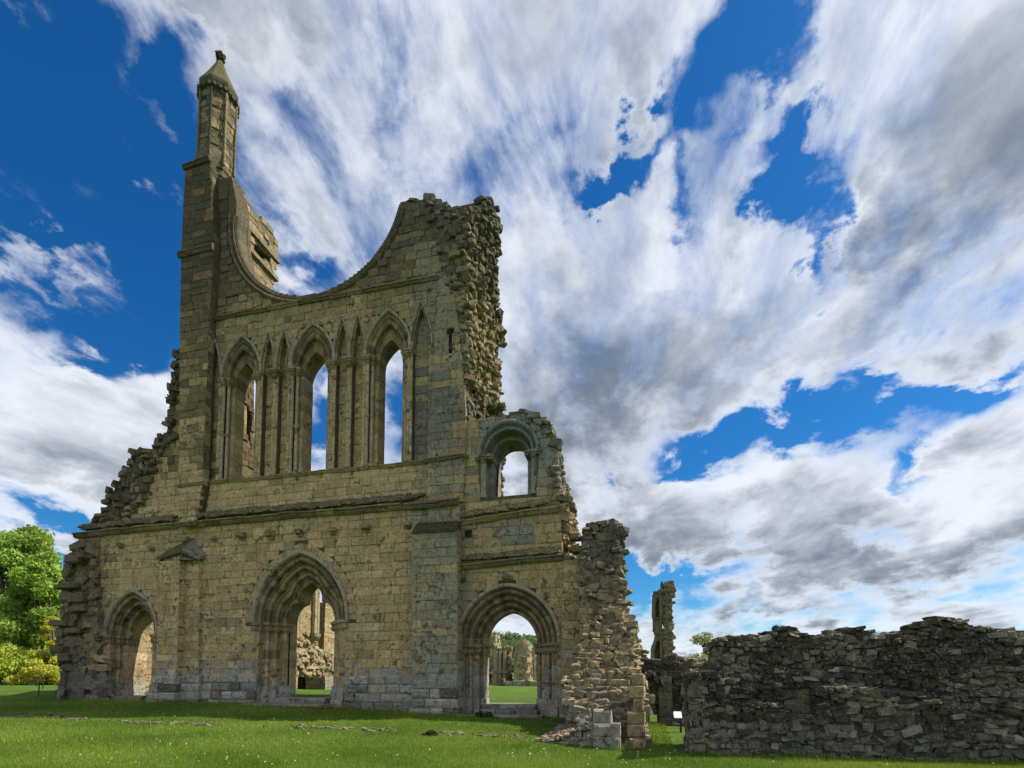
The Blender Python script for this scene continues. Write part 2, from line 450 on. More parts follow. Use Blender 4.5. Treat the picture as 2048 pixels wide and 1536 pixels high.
def box(mb, x0, x1, y0, y1, z0, z1, c):
    v = [(x0, y0, z0), (x1, y0, z0), (x1, y1, z0), (x0, y1, z0), (x0, y0, z1), (x1, y0, z1), (x1, y1, z1), (x0, y1, z1)]
    mb.add(v, [(0, 3, 2, 1), (4, 5, 6, 7), (0, 1, 5, 4), (1, 2, 6, 5), (2, 3, 7, 6), (3, 0, 4, 7)], c)
def tube(mb, pts, rad, c, n=8):
    """round bar through pts, radius per point"""
    rings = []
    for i, p in enumerate(pts):
        t = (Vector(pts[min(i+1, len(pts)-1)])-Vector(pts[max(i-1, 0)])).normalized()
        s = t.cross(Vector((0, 0, 1)) if abs(t.z) < .9 else Vector((1, 0, 0))).normalized(); u = s.cross(t)
        rr = rad[i] if isinstance(rad, (list, tuple)) else rad
        rings.append([tuple(Vector(p)+(s*math.cos(k*2*math.pi/n)+u*math.sin(k*2*math.pi/n))*rr) for k in range(n)])
    v = [q for g in rings for q in g]; f = []
    for i in range(len(pts)-1):
        for k in range(n): f.append((i*n+k, i*n+(k+1) % n, (i+1)*n+(k+1) % n, (i+1)*n+k))
    f.append(tuple(range(n))[::-1]); f.append(tuple((len(pts)-1)*n+k for k in range(n)))
    mb.add(v, f, c)
def interp(tab, z):
    if z <= tab[0][0]: return tab[0][1:]
    for i in range(len(tab)-1):
        if z <= tab[i+1][0]:
            t = (z-tab[i][0])/(tab[i+1][0]-tab[i][0]+1e-9)
            return tuple(p+(q-p)*t for p, q in zip(tab[i][1:], tab[i+1][1:]))
    return tab[-1][1:]
def chunk(mb, st, tab, r, colf=None, amp=.14, top=True, faces='FRL', h=(.13, .27), l=(.18, .45), ash=None):
    """ruined lump of masonry: tab rows (z, xL, xR, yF, yB)"""
    z0, z1 = tab[0][0], tab[-1][0]; k = max(1, int((z1-z0)/.12)); stp = (z1-z0)/k
    for i in range(k):
        za = z0+i*stp; xl, xr, yf, yb = interp(tab, za+stp/2)
        box(mb, xl+.04, xr-.04, yf+.04, yb, za, za+stp, (.19, .16, .105, .4))
    def strip(fl, fr, N_=24):
        zs = [z0+(z1-z0)*i/N_ for i in range(N_+1)]
        return [(fl(z), z) for z in zs]+[(fr(z), z) for z in reversed(zs)]
    g = lambda i: (lambda z: interp(tab, z)[i])
    if 'F' in faces:
        fill_rubble(st, Region([strip(g(0), g(1))]), (0, 0, 0), X, NF, r, h, l, amp, off=lambda a, z: -interp(tab, z)[2], colf=colf)
    if 'R' in faces:
        fill_rubble(st, Region([strip(g(2), g(3))]), (0, 0, 0), Y, NR, r, h, l, amp, off=lambda a, z: interp(tab, z)[1], colf=colf)
    if 'L' in faces:
        fill_rubble(st, Region([strip(g(2), g(3))]), (0, 0, 0), Y, NL, r, h, l, amp, off=lambda a, z: -interp(tab, z)[0], colf=colf)
    if 'B' in faces:
        fill_rubble(st, Region([strip(g(0), g(1))]), (0, 0, 0), X, (0, 1, 0), r, h, l, amp, off=lambda a, z: interp(tab, z)[3], colf=colf)
    if top:
        xl, xr, yf, yb = interp(tab, z1)
        for _ in range(int((xr-xl)*(yb-yf)/.05)+3):
            c = (r.uniform(xl, xr), r.uniform(yf, yb), z1+r.uniform(-.05, .08))
            st.add(lump(c, (math.cos(_), math.sin(_)), r.uniform(.1, .22), r.uniform(.1, .2), r.uniform(.06, .14), r), LF, (colf or scol)(c[0], c[2], r))

# ------------------------------------------------------------------ ground
def gz(x, y):
    zf = interp([(-40, .9), (-19.4, .36), (-9, .27), (0, -.02), (4, -.12), (6, -.38), (14, -.46), (40, -.5)], x)[0]
    if y <= 0:
        k = interp([(-19, .10), (-9, .55), (0, .50), (4, .40), (7, .14), (14, .02)], x)[0]
        return zf-k*sm(-y, 0, 6.5)-.012*max(0, -y-5)+.02*fn(x*1.1, y*1.3)
    zi = interp([(-40, .8), (-18, .62), (-9, .48), (-5, .44), (0, .30), (4.2, .25), (5.0, -.35), (9, -.42), (40, -.2)], x)[0]
    z = zf+(zi-zf)*sm(y, .9, 1.9)
    far = .62+.004*(y-70) if y > 70 else .62
    return z+(far-z)*sm(y, 6, 60)+.02*fn(x*.8, y*.7)
def axis(lo, hi, step, grow, far_lo, far_hi):
    a = list(np.arange(lo, hi+1e-6, step)); s = step
    while a[-1] < far_hi: s *= grow; a.append(a[-1]+s)
    s = step
    while a[0] > far_lo: s *= grow; a.insert(0, a[0]-s)
    return a
gx = axis(-26, 20, .3, 1.13, -900, 900); gy = axis(-18, 14, .3, 1.13, -120, 1600)
gv = [(x, y, gz(x, y)) for y in gy for x in gx]; W_ = len(gx)
gf = [(j*W_+i, j*W_+i+1, (j+1)*W_+i+1, (j+1)*W_+i) for j in range(len(gy)-1) for i in range(W_-1)]
m, b = newmat('lawn')
geo = N('ShaderNodeNewGeometry').outputs['Position']
n1 = NOISE(geo, .55, 5, .6); n2 = NOISE(geo, 7, 6, .7); n3 = NOISE(geo, 60, 3, .6)
c = MIX(RAMP(n1, .35, .65), (.075, .15, .016), (.14, .23, .03))
c = MIX(RAMP(n2, .35, .7), c, (.05, .10, .014))
np_ = NOISE(VM('ADD', geo, (5., 9., 0.)), .9, 5, .65); c = MIX(M('MULTIPLY', RAMP(np_, .60, .74), .5), c, (.22, .20, .08))
c = MIX(M('MULTIPLY', RAMP(n3, .5, .7), .5), c, (.14, .19, .045))
L(c, b.inputs['Base Color']); b.inputs['Roughness'].default_value = .9; b.inputs['Specular IOR Level'].default_value = .1
bp = N('ShaderNodeBump'); bp.inputs['Distance'].default_value = .06; L(M('ADD', n3, n2), bp.inputs['Height']); L(bp.outputs[0], b.inputs['Normal'])
LAWN = m
tag(link('ground', gv, gf, None, LAWN, None, True), 'mown green lawn rising gently from the viewer to the ruined church', None, None, 'structure')

# ------------------------------------------------------------------ arches
def pointed(cx, zs, hw, ha, n=24):
    Rr = (hw*hw+ha*ha)/(2*hw); cxl = -hw+Rr
    a1 = math.pi-math.atan2(ha, cxl) if cxl != 0 else math.pi/2
    a1 = math.atan2(ha, -cxl)
    left = [(cx+cxl+Rr*math.cos(math.pi+(a1-math.pi)*i/n), zs+Rr*math.sin(math.pi+(a1-math.pi)*i/n)) for i in range(n+1)]
    return left+[(2*cx-x, z) for x, z in reversed(left[:-1])]
def trefoil(cx, zs, wl, wc, zc, za, n=24):
    left = []
    def bez(p0, p1, p2, p3, k):
        return [tuple((1-t)**3*a+3*(1-t)**2*t*b+3*(1-t)*t*t*c+t**3*d for a, b, c, d in zip(p0, p1, p2, p3)) for t in [i/k for i in range(k)]]
    h = n//2
    left += bez((-wl, zs), (-wl*1.0, zs+(zc-zs)*.6), (-wl*.80, zc*.97+zs*.03), (-wc, zc), h)
    left += bez((-wc, zc), (-wc*1.15, zc+(za-zc)*.45), (-wc*.75, zc+(za-zc)*.8), (0, za), n-h)
    left.append((0, za))
    left = [(cx+x, z) for x, z in left]
    return left+[(2*cx-x, z) for x, z in reversed(left[:-1])]
def resample(p, n):
    d = [0]
    for i in range(1, len(p)): d.append(d[-1]+math.hypot(p[i][0]-p[i-1][0], p[i][1]-p[i-1][1]))
    out = []
    for k in range(n+1):
        t = d[-1]*k/n; i = 1
        while i < len(d)-1 and d[i] < t: i += 1
        u = (t-d[i-1])/(d[i]-d[i-1]+1e-9); out.append((p[i-1][0]+(p[i][0]-p[i-1][0])*u, p[i-1][1]+(p[i][1]-p[i-1][1])*u))
    return out
def order_prof(t1, t0, y0, y1, W):
    a, b_ = t1*W, t0*W; w_ = a-b_; r_ = min(.36*w_, .085); tc_, yc = b_+r_, y0+r_
    p = [(a, y0+.015), (a-.02, y0), (b_+2*r_+.05, y0+.005), (b_+2*r_+.015, y0+.045)]
    for k in range(7):
        th = R(25-k*(225/6)); p.append((tc_+r_*math.cos(th), yc+r_*math.sin(th)))
    p += [(b_+.035, y0+2*r_+.03), (b_, max(y1, y0+2*r_+.06)), (b_, y1+.10), (a, y1+.10)]
    return [(x/W, y) for x, y in p]
def hood_prof(t0, W, w_=.13, out=.11):
    p = [(0, .03), (0, -out*.45), (w_*.3, -out*.95), (w_*.75, -out), (w_, -out*.7), (w_*1.05, .03)]
    return [(t0+x/W, y) for x, y in p]
def sweep(st, outer, inner, prof, nseg, per, r, colf, gap=.006, dy=0., jit=.006):
    """cut the moulding into separate stones along the path"""
    n = nseg*per; O = resample(outer, n); I = resample(inner, n); k = len(prof)
    for s in range(nseg):
        v = []; dj = r.uniform(-jit, jit)
        for i in range(s*per, (s+1)*per+1):
            fr = i
            if i == s*per: fr = i+gap*1.2
            if i == (s+1)*per: fr = i-gap*1.2
            i0 = min(int(fr), n-1); u = fr-i0
            o_ = (O[i0][0]+(O[i0+1][0]-O[i0][0])*u, O[i0][1]+(O[i0+1][1]-O[i0][1])*u)
            n_ = (I[i0][0]+(I[i0+1][0]-I[i0][0])*u, I[i0][1]+(I[i0+1][1]-I[i0][1])*u)
            for t, y in prof:
                v.append((n_[0]+(o_[0]-n_[0])*t, y+dy+dj, n_[1]+(o_[1]-n_[1])*t))
        f = []
        for i in range(per):
            for j in range(k): f.append((i*k+j, i*k+(j+1) % k, (i+1)*k+(j+1) % k, (i+1)*k+j))
        f.append(tuple(range(k))[::-1]); f.append(tuple(per*k+j for j in range(k)))
        cx_ = sum(p[0] for p in v)/len(v); cz_ = sum(p[2] for p in v)/len(v)
        st.add(v, f, colf(cx_, cz_, r))
def archcol(dark=.25, li=.15):
    def f(x, z, r): return scol(x, z, r, dark=max(0, dark*1.35+r.uniform(-.25, .35)), li=li)
    return f

# ================================================================== WEST FRONT
FR = empty('ruined_abbey_front', (-6.5, 0, 0), 'tall ruined sandstone church front with a broken round window and three lancets', 'ruin')
rS = random.Random(5)
VOUS = Stones('voussoir'); JAMB = Stones('jamb_stone'); ASH = Stones('ashlar_block'); RUB = Stones('rubble_stone'); RING = Stones('window_ring_stone')
ROSE = (-6.60, 21.3, 3.96)
Z1, ZS, Z3 = 7.85, 9.65, 16.95             # string courses
doors = [ # cx, spring, outer half width, rise, inner path, ground
 dict(cx=-15.12, zs=3.17, ow=1.36, oh=1.86, iw=.76, ih=1.15, z0=.2, n=19, ords=3, nj=9, dep=.85),
 dict(cx=-6.77, zs=3.56, ow=2.08, oh=2.72, iw=1.13, ih=None, z0=.15, n=25, ords=4, nj=10, dep=1.0),
 dict(cx=1.84, zs=2.52, ow=1.84, oh=2.06, iw=.97, ih=1.20, z0=-.3, n=23, ords=4, nj=8, dep=.9)]
holeA, holeB = [], []
for d in doors:
    d['o'] = pointed(d['cx'], d['zs'], d['ow'], d['oh'])
    d['i'] = trefoil(d['cx'], d['zs'], d['iw'], .50, 4.42, 5.22) if d['ih'] is None else pointed(d['cx'], d['zs'], d['iw'], d['ih'])
    cx, z0 = d['cx'], d['z0']-.6
    holeA.append([(cx-d['ow'], z0)]+d['o']+[(cx+d['ow'], z0)])
    e_ = .05; bi = [(x+(e_ if x > cx else -e_ if x < cx else 0), z+.04) for x, z in d['i']]; holeB.append([(cx-d['iw']-e_, z0)]+bi+[(cx+d['iw']+e_, z0)])
lan = [(-9.95, .66), (-6.50, .70), (-3.08, .66)]
LZ = 14.2
lanA, lanB, lanC, nic = [], [], [], []
for cx, hw in lan:
    o_ = pointed(cx, LZ, hw+.30, 1.72); i_ = pointed(cx, LZ-.25, hw, 1.15)
    lanC.append([(cx-hw-.25, ZS+.02)]+pointed(cx, LZ-.25, hw+.25, 1.3)+[(cx+hw+.25, ZS+.02)]); hb_ = hw-.10; i_ = pointed(cx, LZ-.25, hb_, 1.05)
    lanA.append([(cx-hw-.30, ZS+.02)]+o_+[(cx+hw+.30, ZS+.02)]); lanB.append([(cx-hb_, ZS+.02)]+[(x, z+.03) for x, z in i_]+[(cx+hb_, ZS+.02)])
niches = [(-11.33, .25, 16.05), (-8.62, .24, 16.0), (-7.86+.0, .24, 16.0), (-5.14, .24, 16.05), (-4.42, .24, 16.05), (-1.67, .34, 16.15)]
for cx, hw, za in niches:
    o_ = pointed(cx, LZ, hw, za-.25-LZ, 14); nic.append([(cx-hw, ZS+.02)]+o_+[(cx+hw, ZS+.02)])
AW = dict(cx=1.87, zs=9.62, ow=1.06, oh=1.10, iw=.66, ih=.62, z0=7.98)
AW['o'] = pointed(AW['cx'], AW['zs'], AW['ow'], AW['oh']); AW['i'] = pointed(AW['cx'], AW['zs']+.05, AW['iw'], AW['ih'])
awA = [(AW['cx']-AW['ow'], AW['z0'])]+AW['o']+[(AW['cx']+AW['ow'], AW['z0'])]
awB = [(AW['cx']-AW['iw']-.04, AW['z0'])]+[(x+(.04 if x > AW['cx'] else -.04), z+.04) for x, z in AW['i']]+[(AW['cx']+AW['iw']+.04, AW['z0'])]
rose = [(ROSE[0]+ROSE[2]*math.cos(R(t)), ROSE[1]+ROSE[2]*math.sin(R(t))) for t in range(0, 360, 5)]
rose = [(ROSE[0]-ROSE[2], 40)]+[(ROSE[0]+ROSE[2]*math.cos(R(t)), ROSE[1]+ROSE[2]*math.sin(R(t))) for t in range(180, 361, 5)]+[(ROSE[0]+ROSE[2], 40)]
# silhouette of the front in its own plane
sil_px = [(190, 1440), (190, 1100), (157, 1098), (157, 1068), (176, 1060), (183, 1042), (208, 1026), (212, 1012), (224, 985), (236, 962), (244, 944), (264, 925), (262, 903), (300, 900), (312, 893),
          (318, 872), (333, 862), (337, 815), (345, 760), (352, 706), (364, 700), (372, 520), (380, 360), (462, 352), (470, 392), (486, 480), (550, 560), (640, 590), (740, 520), (772, 470), (792, 420),
          (800, 404), (822, 402), (845, 396), (872, 402), (880, 410), (898, 408), (905, 416), (928, 412), (934, 440), (933, 700), (931, 850), (946, 846), (975, 838), (1000, 829), (1030, 824), (1046, 820), (1062, 826), (1078, 836),
          (1092, 852), (1104, 872), (1114, 900), (1119, 935), (1122, 1010), (1126, 1112), (1132, 1120), (1150, 1440)]
sil = [P(*q) for q in sil_px]
sil = [(x, (-1.2 if z < .6 else z)) for x, z in sil]
rest_ring = [(ROSE[0]+(ROSE[2]+.42)*math.cos(R(t)), ROSE[1]+(ROSE[2]+.42)*math.sin(R(t))) for t in range(180, 361, 5)]
rose_big = [(ROSE[0]-ROSE[2]-.42, 40)]+rest_ring+[(ROSE[0]+ROSE[2]+.42, 40)]
wall = MB()
core(wall, Region([sil], holeA+lanA+nic+[awA, rose]), (0, 0, 0), X, NF, .035, .28)
core(wall, Region([sil], holeA+lanB+[awA, rose]), (0, 0, 0), X, NF, .28, .84)
d3 = doors[2]; wide3 = [(d3['cx']-d3['iw']-.4, -2)]+pointed(d3['cx'], d3['zs'], d3['iw']+.4, d3['ih']+.35)+[(d3['cx']+d3['iw']+.4, -2)]
core(wall, Region([sil], holeB+[awB, wide3]), (0, 0, 0), X, NF, .84, 1.45, z1=ZS-.05)
core(wall, Region([sil], lanC+[awB, rose, [(-14, ZS-.1), (-14, 40), (-.5, 40), (-.5, ZS-.1)]]), (0, 0, 0), X, NF, .84, 1.45, z0=ZS-.05)
wall.build('wall_core', None, FR)
# ruined zones that show rubble instead of squared stone
zoneL = [P(*q) for q in [(100, 1070), (200, 1066), (250, 1050), (288, 1008), (300, 960), (318, 915), (340, 890), (350, 820), (358, 760), (362, 690), (300, 690), (100, 900)]]
zoneT = [P(*q) for q in [(848, 380), (853, 430), (868, 470), (888, 560), (912, 600), (922, 690), (926, 760), (945, 770), (960, 360)]]
zoneA = [P(*q) for q in [(1118, 800), (1121, 1010), (1128, 1130), (1165, 1130), (1175, 1300), (1180, 1460), (1300, 1460), (1300, 800), (1060, 800), (1060, 832), (1090, 862), (1108, 900)]]
pierpoly = [P(*q, -.30) for q in [(357, 1047), (357, 960), (360, 640), (362, 508), (370, 332), (420, 316), (428, 495), (418, 640), (405, 968), (392, 1047)]]
pier_cut = [(x+.10 if x > -12.3 else x-.1, z) for x, z in pierpoly]
ringcut = []
for d in doors:                                     # the ring of flush relieving stones
    e = .46
    ringcut.append([(d['cx']-d['ow'], -2), (d['cx']-d['ow'], d['zs'])]+pointed(d['cx'], d['zs'], d['ow']+(e if d['ih'] is None else .13), d['oh']+(e if d['ih'] is None else .13))+[(d['cx']+d['ow'], d['zs']), (d['cx']+d['ow'], -2)])
lanO = [[(cx-hw-.42, LZ)]+pointed(cx, LZ, hw+.42, 1.86)+[(cx+hw+.42, LZ)] for cx, hw in lan]
nicO = [[(cx-hw-.1, LZ)]+pointed(cx, LZ, hw+.1, za-.1-LZ)+[(cx+hw+.1, LZ)] for cx, hw, za in niches]
awO = [(AW['cx']-AW['ow'], AW['z0'])]+pointed(AW['cx'], AW['zs'], AW['ow']+.14, AW['oh']+.14)+[(AW['cx']+AW['ow'], AW['z0'])]
cut = ringcut+lanA+lanO+nic+nicO+[awO, rose_big, pier_cut]
main = Region([sil], cut+[zoneL, zoneT, zoneA])
fill_ashlar(ASH, main, (0, 0, 0), X, NF, rS, zz=(-.3, Z1), hmin=.30, hmax=.37)
fill_ashlar(ASH, main, (0, 0, 0), X, NF, rS, zz=(Z1, ZS), hmin=.28, hmax=.36)
fill_ashlar(ASH, main, (0, 0, 0), X, NF, rS, zz=(ZS, Z3), hmin=.30, hmax=.38, lmin=.3, lmax=.62)
fill_ashlar(ASH, main, (0, 0, 0), X, NF, rS, zz=(Z3, 30), hmin=.26, hmax=.38, lmin=.3, lmax=.7, proud=(-.02, .035))
fill_rubble(RUB, Region([sil], cut, [[zoneL]]), (0, 0, 0), X, NF, rS, amp=.30, colf=rubcol(.72, .4), edge=.22)
fill_rubble(RUB, Region([sil], cut, [[zoneT]]), (0, 0, 0), X, NF, rS, amp=.22, colf=rubcol(.35, .3), edge=.04)
fill_rubble(RUB, Region([sil], cut, [[zoneA]]), (0, 0, 0), X, NF, rS, amp=.16, colf=rubcol(.35, .4), edge=.12)
# niche backs and the strips between
for p in nic:
    fill_ashlar(ASH, Region([p]), (0, .262, 0), X, NF, rS, hmin=.33, hmax=.38, lmin=.6, lmax=.7)

# doorways
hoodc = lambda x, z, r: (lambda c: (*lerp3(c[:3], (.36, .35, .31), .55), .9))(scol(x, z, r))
for d in doors:
    W = (d['ow']-d['iw']); n_o = d['ords']; dep = d['dep']
    for k in range(n_o):
        t1, t0 = 1-k/n_o, 1-(k+1)/n_o; y0, y1 = dep*k/n_o*.9, dep*(k+1)/n_o*.9
        pr = order_prof(t1, t0, y0, y1, W)
        sweep(VOUS, d['o'], d['i'], pr, d['n']-2*k, 3, rS, archcol(.38))
        for s in (-1, 1):
            xo, xi = d['cx']+s*d['ow'], d['cx']+s*d['iw']
            sweep(JAMB, [(xo, d['z0']-.3), (xo, d['zs']-.02)], [(xi, d['z0']-.3), (xi, d['zs']-.02)], pr if k % 2 else [(t1, y0), (t0+.004, y0), (t0+.004, y1+.1), (t1, y1+.1)], d['nj'], 1, rS, archcol(.05))
    rear = [(.34, .80), (0, .80), (0, 1.47), (.34, 1.47)] if d is not doors[2] else [(.45, .75), (0, .75), (0, 1.0), (.40, 1.47), (.45, 1.47)]
    sweep(VOUS, d['o'], d['i'], rear, 13, 3, rS, archcol(.3))
    for s in (-1, 1):
        xo, xi = d['cx']+s*d['ow'], d['cx']+s*d['iw']
        sweep(JAMB, [(xo, d['z0']-.3), (xo, d['zs'])], [(xi, d['z0']-.3), (xi, d['zs'])], rear, d['nj'], 1, rS, archcol(0.))
    # hood mould
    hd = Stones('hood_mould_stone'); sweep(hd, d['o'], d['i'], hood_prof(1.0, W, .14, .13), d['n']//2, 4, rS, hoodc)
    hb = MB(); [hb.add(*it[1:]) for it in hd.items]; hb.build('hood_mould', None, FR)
    # imposts
    for s in (-1, 1):
        ib = MB()
        for k in range(n_o):
            t1, t0 = 1-k/n_o, 1-(k+1)/n_o; y0 = dep*k/n_o*.9
            xa, xb = sorted((d['cx']+s*(d['iw']+W*t1+(.12 if k == 0 else .0)), d['cx']+s*(d['iw']+W*t0-.07)))
            for zc, hh, e in ((d['zs']-.06, .12, .09), (d['zs']-.17, .08, .03), (d['zs']-.27, .11, .06), (d['zs']-.36, .05, .02)):
                box(ib, xa-e*.3, xb+e*.3, y0-e, y0+.4, zc-hh/2, zc+hh/2, scol(xa, zc, rS, dark=.45, li=.3))
        ib.build('impost', None, FR)
        pb = MB()                                         # jamb base
        for zb, e in ((d['z0']+.15, .14), (d['z0']+.45, .08), (d['z0']+.68, .03)):
            for k in range(n_o):
                t1, t0 = 1-k/n_o, 1-(k+1)/n_o; y0 = dep*k/n_o*.9
                xa, xb = sorted((d['cx']+s*(d['iw']+W*t1), d['cx']+s*(d['iw']+W*t0-e*.6)))
                box(pb, xa, xb, y0-e, y0+.4, zb-.5, zb+.12, scol(xa, .4, rS, li=.8))
        pb.build('jamb_base', None, FR)
# relieving ring over the middle door
d = doors[1]
sweep(VOUS, pointed(d['cx'], d['zs'], d['ow']+.45, d['oh']+.45), pointed(d['cx'], d['zs'], d['ow']+.14, d['oh']+.14), [(1, 0), (0, 0), (0, .2), (1, .2)], 31, 2, rS, archcol(0.))

# lancets
def shaft(x, y, z0, z1, rad, st, r, cap=True, ann=11.75, capw=.17):
    """banded wall shaft with cushion capital"""
    mb = MB(); c = lambda: (lambda k: (*lerp3(k[:3], (.30, .29, .25), .45), .5))(scol(x, z0+1, r, mul=1.1))
    zs = [z0, z0+.12]
    tube(mb, [(x, y, z0), (x, y, z0+.10)], rad*1.7, c()); 
    z = z0+.1
    while z < z1-.3:
        e = min(z+r.uniform(.6, 1.1), z1-.3); tube(mb, [(x, y, z), (x, y, e-.006)], rad*r.uniform(.95, 1.05), c()); z = e
    if ann and z0 < ann < z1: tube(mb, [(x, y, ann-.06), (x, y, ann), (x, y, ann+.06)], [rad*1.1, rad*1.8, rad*1.1], c())
    o = mb.build('wall_shaft', None, FR)
    if cap: capital(x, y, z1, capw, r)
    return o
def capital(x, y, z1, w_, r):
    cb = MB(); c = scol(x, z1, r, dark=.3, li=.3)
    for z_, s_, h_ in ((z1-.05, w_, .10), (z1-.14, w_*.85, .07), (z1-.215, w_*.62, .08), (z1-.28, w_*.5, .05)):
        box(cb, x-s_, x+s_, y-s_, y+s_, z_-h_/2, z_+h_/2, c)
    cb.build('capital', None, FR)
for (cx, hw) in lan:
    O_ = pointed(cx, LZ, hw+.30, 1.72); I_ = pointed(cx, LZ, hw, 1.25)
    sweep(VOUS, O_, I_, order_prof(1, 0, .02, .26, .30), 15, 3, rS, archcol(.35))
    I2 = pointed(cx, LZ-.25, hw-.14, 1.0); O2 = pointed(cx, LZ-.25, hw+.3, 1.5)
    sweep(VOUS, O2, I2, [(1, .26), (0, .26), (0, .86), (1, 1.47)], 11, 3, rS, archcol(.35))
    O3 = pointed(cx, LZ, hw+.30, 1.72); I3 = pointed(cx, LZ, hw+.05, 1.4)
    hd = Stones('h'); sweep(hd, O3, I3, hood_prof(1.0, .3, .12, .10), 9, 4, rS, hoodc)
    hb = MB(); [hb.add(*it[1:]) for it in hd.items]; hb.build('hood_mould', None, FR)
    for s in (-1, 1):
        xa, xb = cx+s*hw, cx+s*(hw+.3)
        sweep(JAMB, [(xb, ZS+.05), (xb, LZ)], [(xa, ZS+.05), (xa, LZ)], [(.9, .27), (-.45, .27), (-.45, .86), (.83, 1.2), (.83, 1.47), (.9, 1.47)], 13, 1, rS, archcol(.1))
        for q, (ox, oy) in enumerate(((.24, .05), (.085, .17))):
            shaft(cx+s*(hw+ox), oy, ZS+.05, LZ+.02, .070, None, rS, True, capw=.185)
for i, (cx, hw, za) in enumerate(niches):
    O_ = pointed(cx, LZ, hw+.10, za-.1-LZ); I_ = pointed(cx, LZ, hw-.02, za-.25-LZ-.03)
    sweep(VOUS, O_, I_, order_prof(1, 0, -.01, .16, .14), 9, 3, rS, archcol(.15))
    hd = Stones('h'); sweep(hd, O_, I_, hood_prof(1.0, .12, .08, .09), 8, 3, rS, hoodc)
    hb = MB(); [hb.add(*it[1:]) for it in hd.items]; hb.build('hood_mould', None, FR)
for x in (-8.24, -4.78): capital(x, -.02, LZ-.0, .23, rS); shaft(x, .03, ZS+.05, LZ-.2, .075, None, rS, False)
shaft(-11.63, .0, ZS+.05, LZ, .065, None, rS, True, capw=.14); shaft(-1.28, .02, ZS+.05, LZ, .03, None, rS, True, capw=.08)
slit = MB(); x0, x1 = P(897, 660)[0], P(905, 660)[0]; zt, zb = P(901, 657)[1], P(901, 716)[1]

# aisle window
W = AW['ow']-AW['iw']
for k in range(2):
    pr = order_prof(1-k*.5, .5-k*.5, .4*k, .4*(k+1), W)
    sweep(VOUS, AW['o'], AW['i'], pr, 15-2*k, 3, rS, lambda x, z, r: (lambda c: (*lerp3(c[:3], BLUEG, .5), .2))(scol(x, z, r, dark=.3)))
    for s in (-1, 1):
        xo, xi = AW['cx']+s*AW['ow'], AW['cx']+s*AW['iw']
        sweep(JAMB, [(xo, AW['z0']), (xo, AW['zs'])], [(xi, AW['z0']), (xi, AW['zs'])], [(1-k*.5, .4*k+.02), (.5-k*.5, .4*k+.02), (.5-k*.5, .4*k+.6), (1-k*.5, .4*k+.6)], 5, 1, rS, archcol(.1))
sweep(VOUS, pointed(AW['cx'], AW['zs'], AW['ow'], AW['oh']), AW['i'], [(.5, .8), (0, .8), (0, 1.47), (.5, 1.47)], 11, 3, rS, archcol(.3))
for s in (-1, 1):
    xo, xi = AW['cx']+s*AW['ow'], AW['cx']+s*AW['iw']
    sweep(JAMB, [(xo, AW['z0']), (xo, AW['zs'])], [(xi, AW['z0']), (xi, AW['zs'])], [(.5, .8), (0, .8), (0, 1.47), (.5, 1.47)], 5, 1, rS, archcol(.1))
hd = Stones('h'); sweep(hd, AW['o'], AW['i'], hood_prof(1.0, W, .14, .12), 11, 4, rS, lambda x, z, r: (*lerp3(scol(x, z, r)[:3], BLUEG, .6), .4))
hb = MB(); [hb.add(*it[1:]) for it in hd.items]; hb.build('hood_mould', None, FR)
for s in (-1, 1):
    shaft(AW['cx']+s*(AW['ow']-.12), .06, AW['z0'], AW['zs'], .07, None, rS, True, None, .17)
    ib = MB(); xa, xb = sorted((AW['cx']+s*(AW['ow']+.22), AW['cx']+s*(AW['iw']-.03)))
    for zc, hh, e in ((AW['zs']-.05, .1, .10), (AW['zs']-.14, .07, .05)): box(ib, xa, xb, -e, .8, zc-hh/2, zc+hh/2, scol(xa, zc, rS, dark=.3, li=.3))
    ib.build('impost', None, FR)
sb = MB(); sb.add([(AW['cx']-1.15, -.03, 7.55), (AW['cx']+1.2, -.03, 7.55), (AW['cx']+1.0, .9, 8.0), (AW['cx']-1.0, .9, 8.0), (AW['cx']-1.15, .5, 7.4), (AW['cx']+1.2, .5, 7.4)],
    [(0, 1, 2, 3), (0, 4, 5, 1)], (.10, .10, .035, .1)); sb.build('window_sill', None, FR)

# round window ring and its deep reveal
ringO = [(ROSE[0]+(ROSE[2]+.36)*math.cos(R(180+t)), ROSE[1]+(ROSE[2]+.36)*math.sin(R(180+t))) for t in range(-6, 167, 3)]
ringI = [(ROSE[0]+(ROSE[2]-.08)*math.cos(R(180+t)), ROSE[1]+(ROSE[2]-.08)*math.sin(R(180+t))) for t in range(-6, 167, 3)]
cutn = 2; 
sweep(RING, ringO, ringI, [(1, -.02), (.85, -.09), (.7, -.05), (.6, .05), (.5, .0), (.36, -.02), (.25, .06), (.1, .08), (0, .16), (0, .6), (1, .6)], 44, 2, rS, lambda x, z, r: scol(x, z, r, dark=.5, li=.45))
sweep(RING, ringO, ringI, [(1, .62), (.12, .62), (.0, .68), (.0, .86), (1, .86)], 40, 2, rS, lambda x, z, r: scol(x, z, r, dark=.3, li=.4))
RING.build(FR, 300)

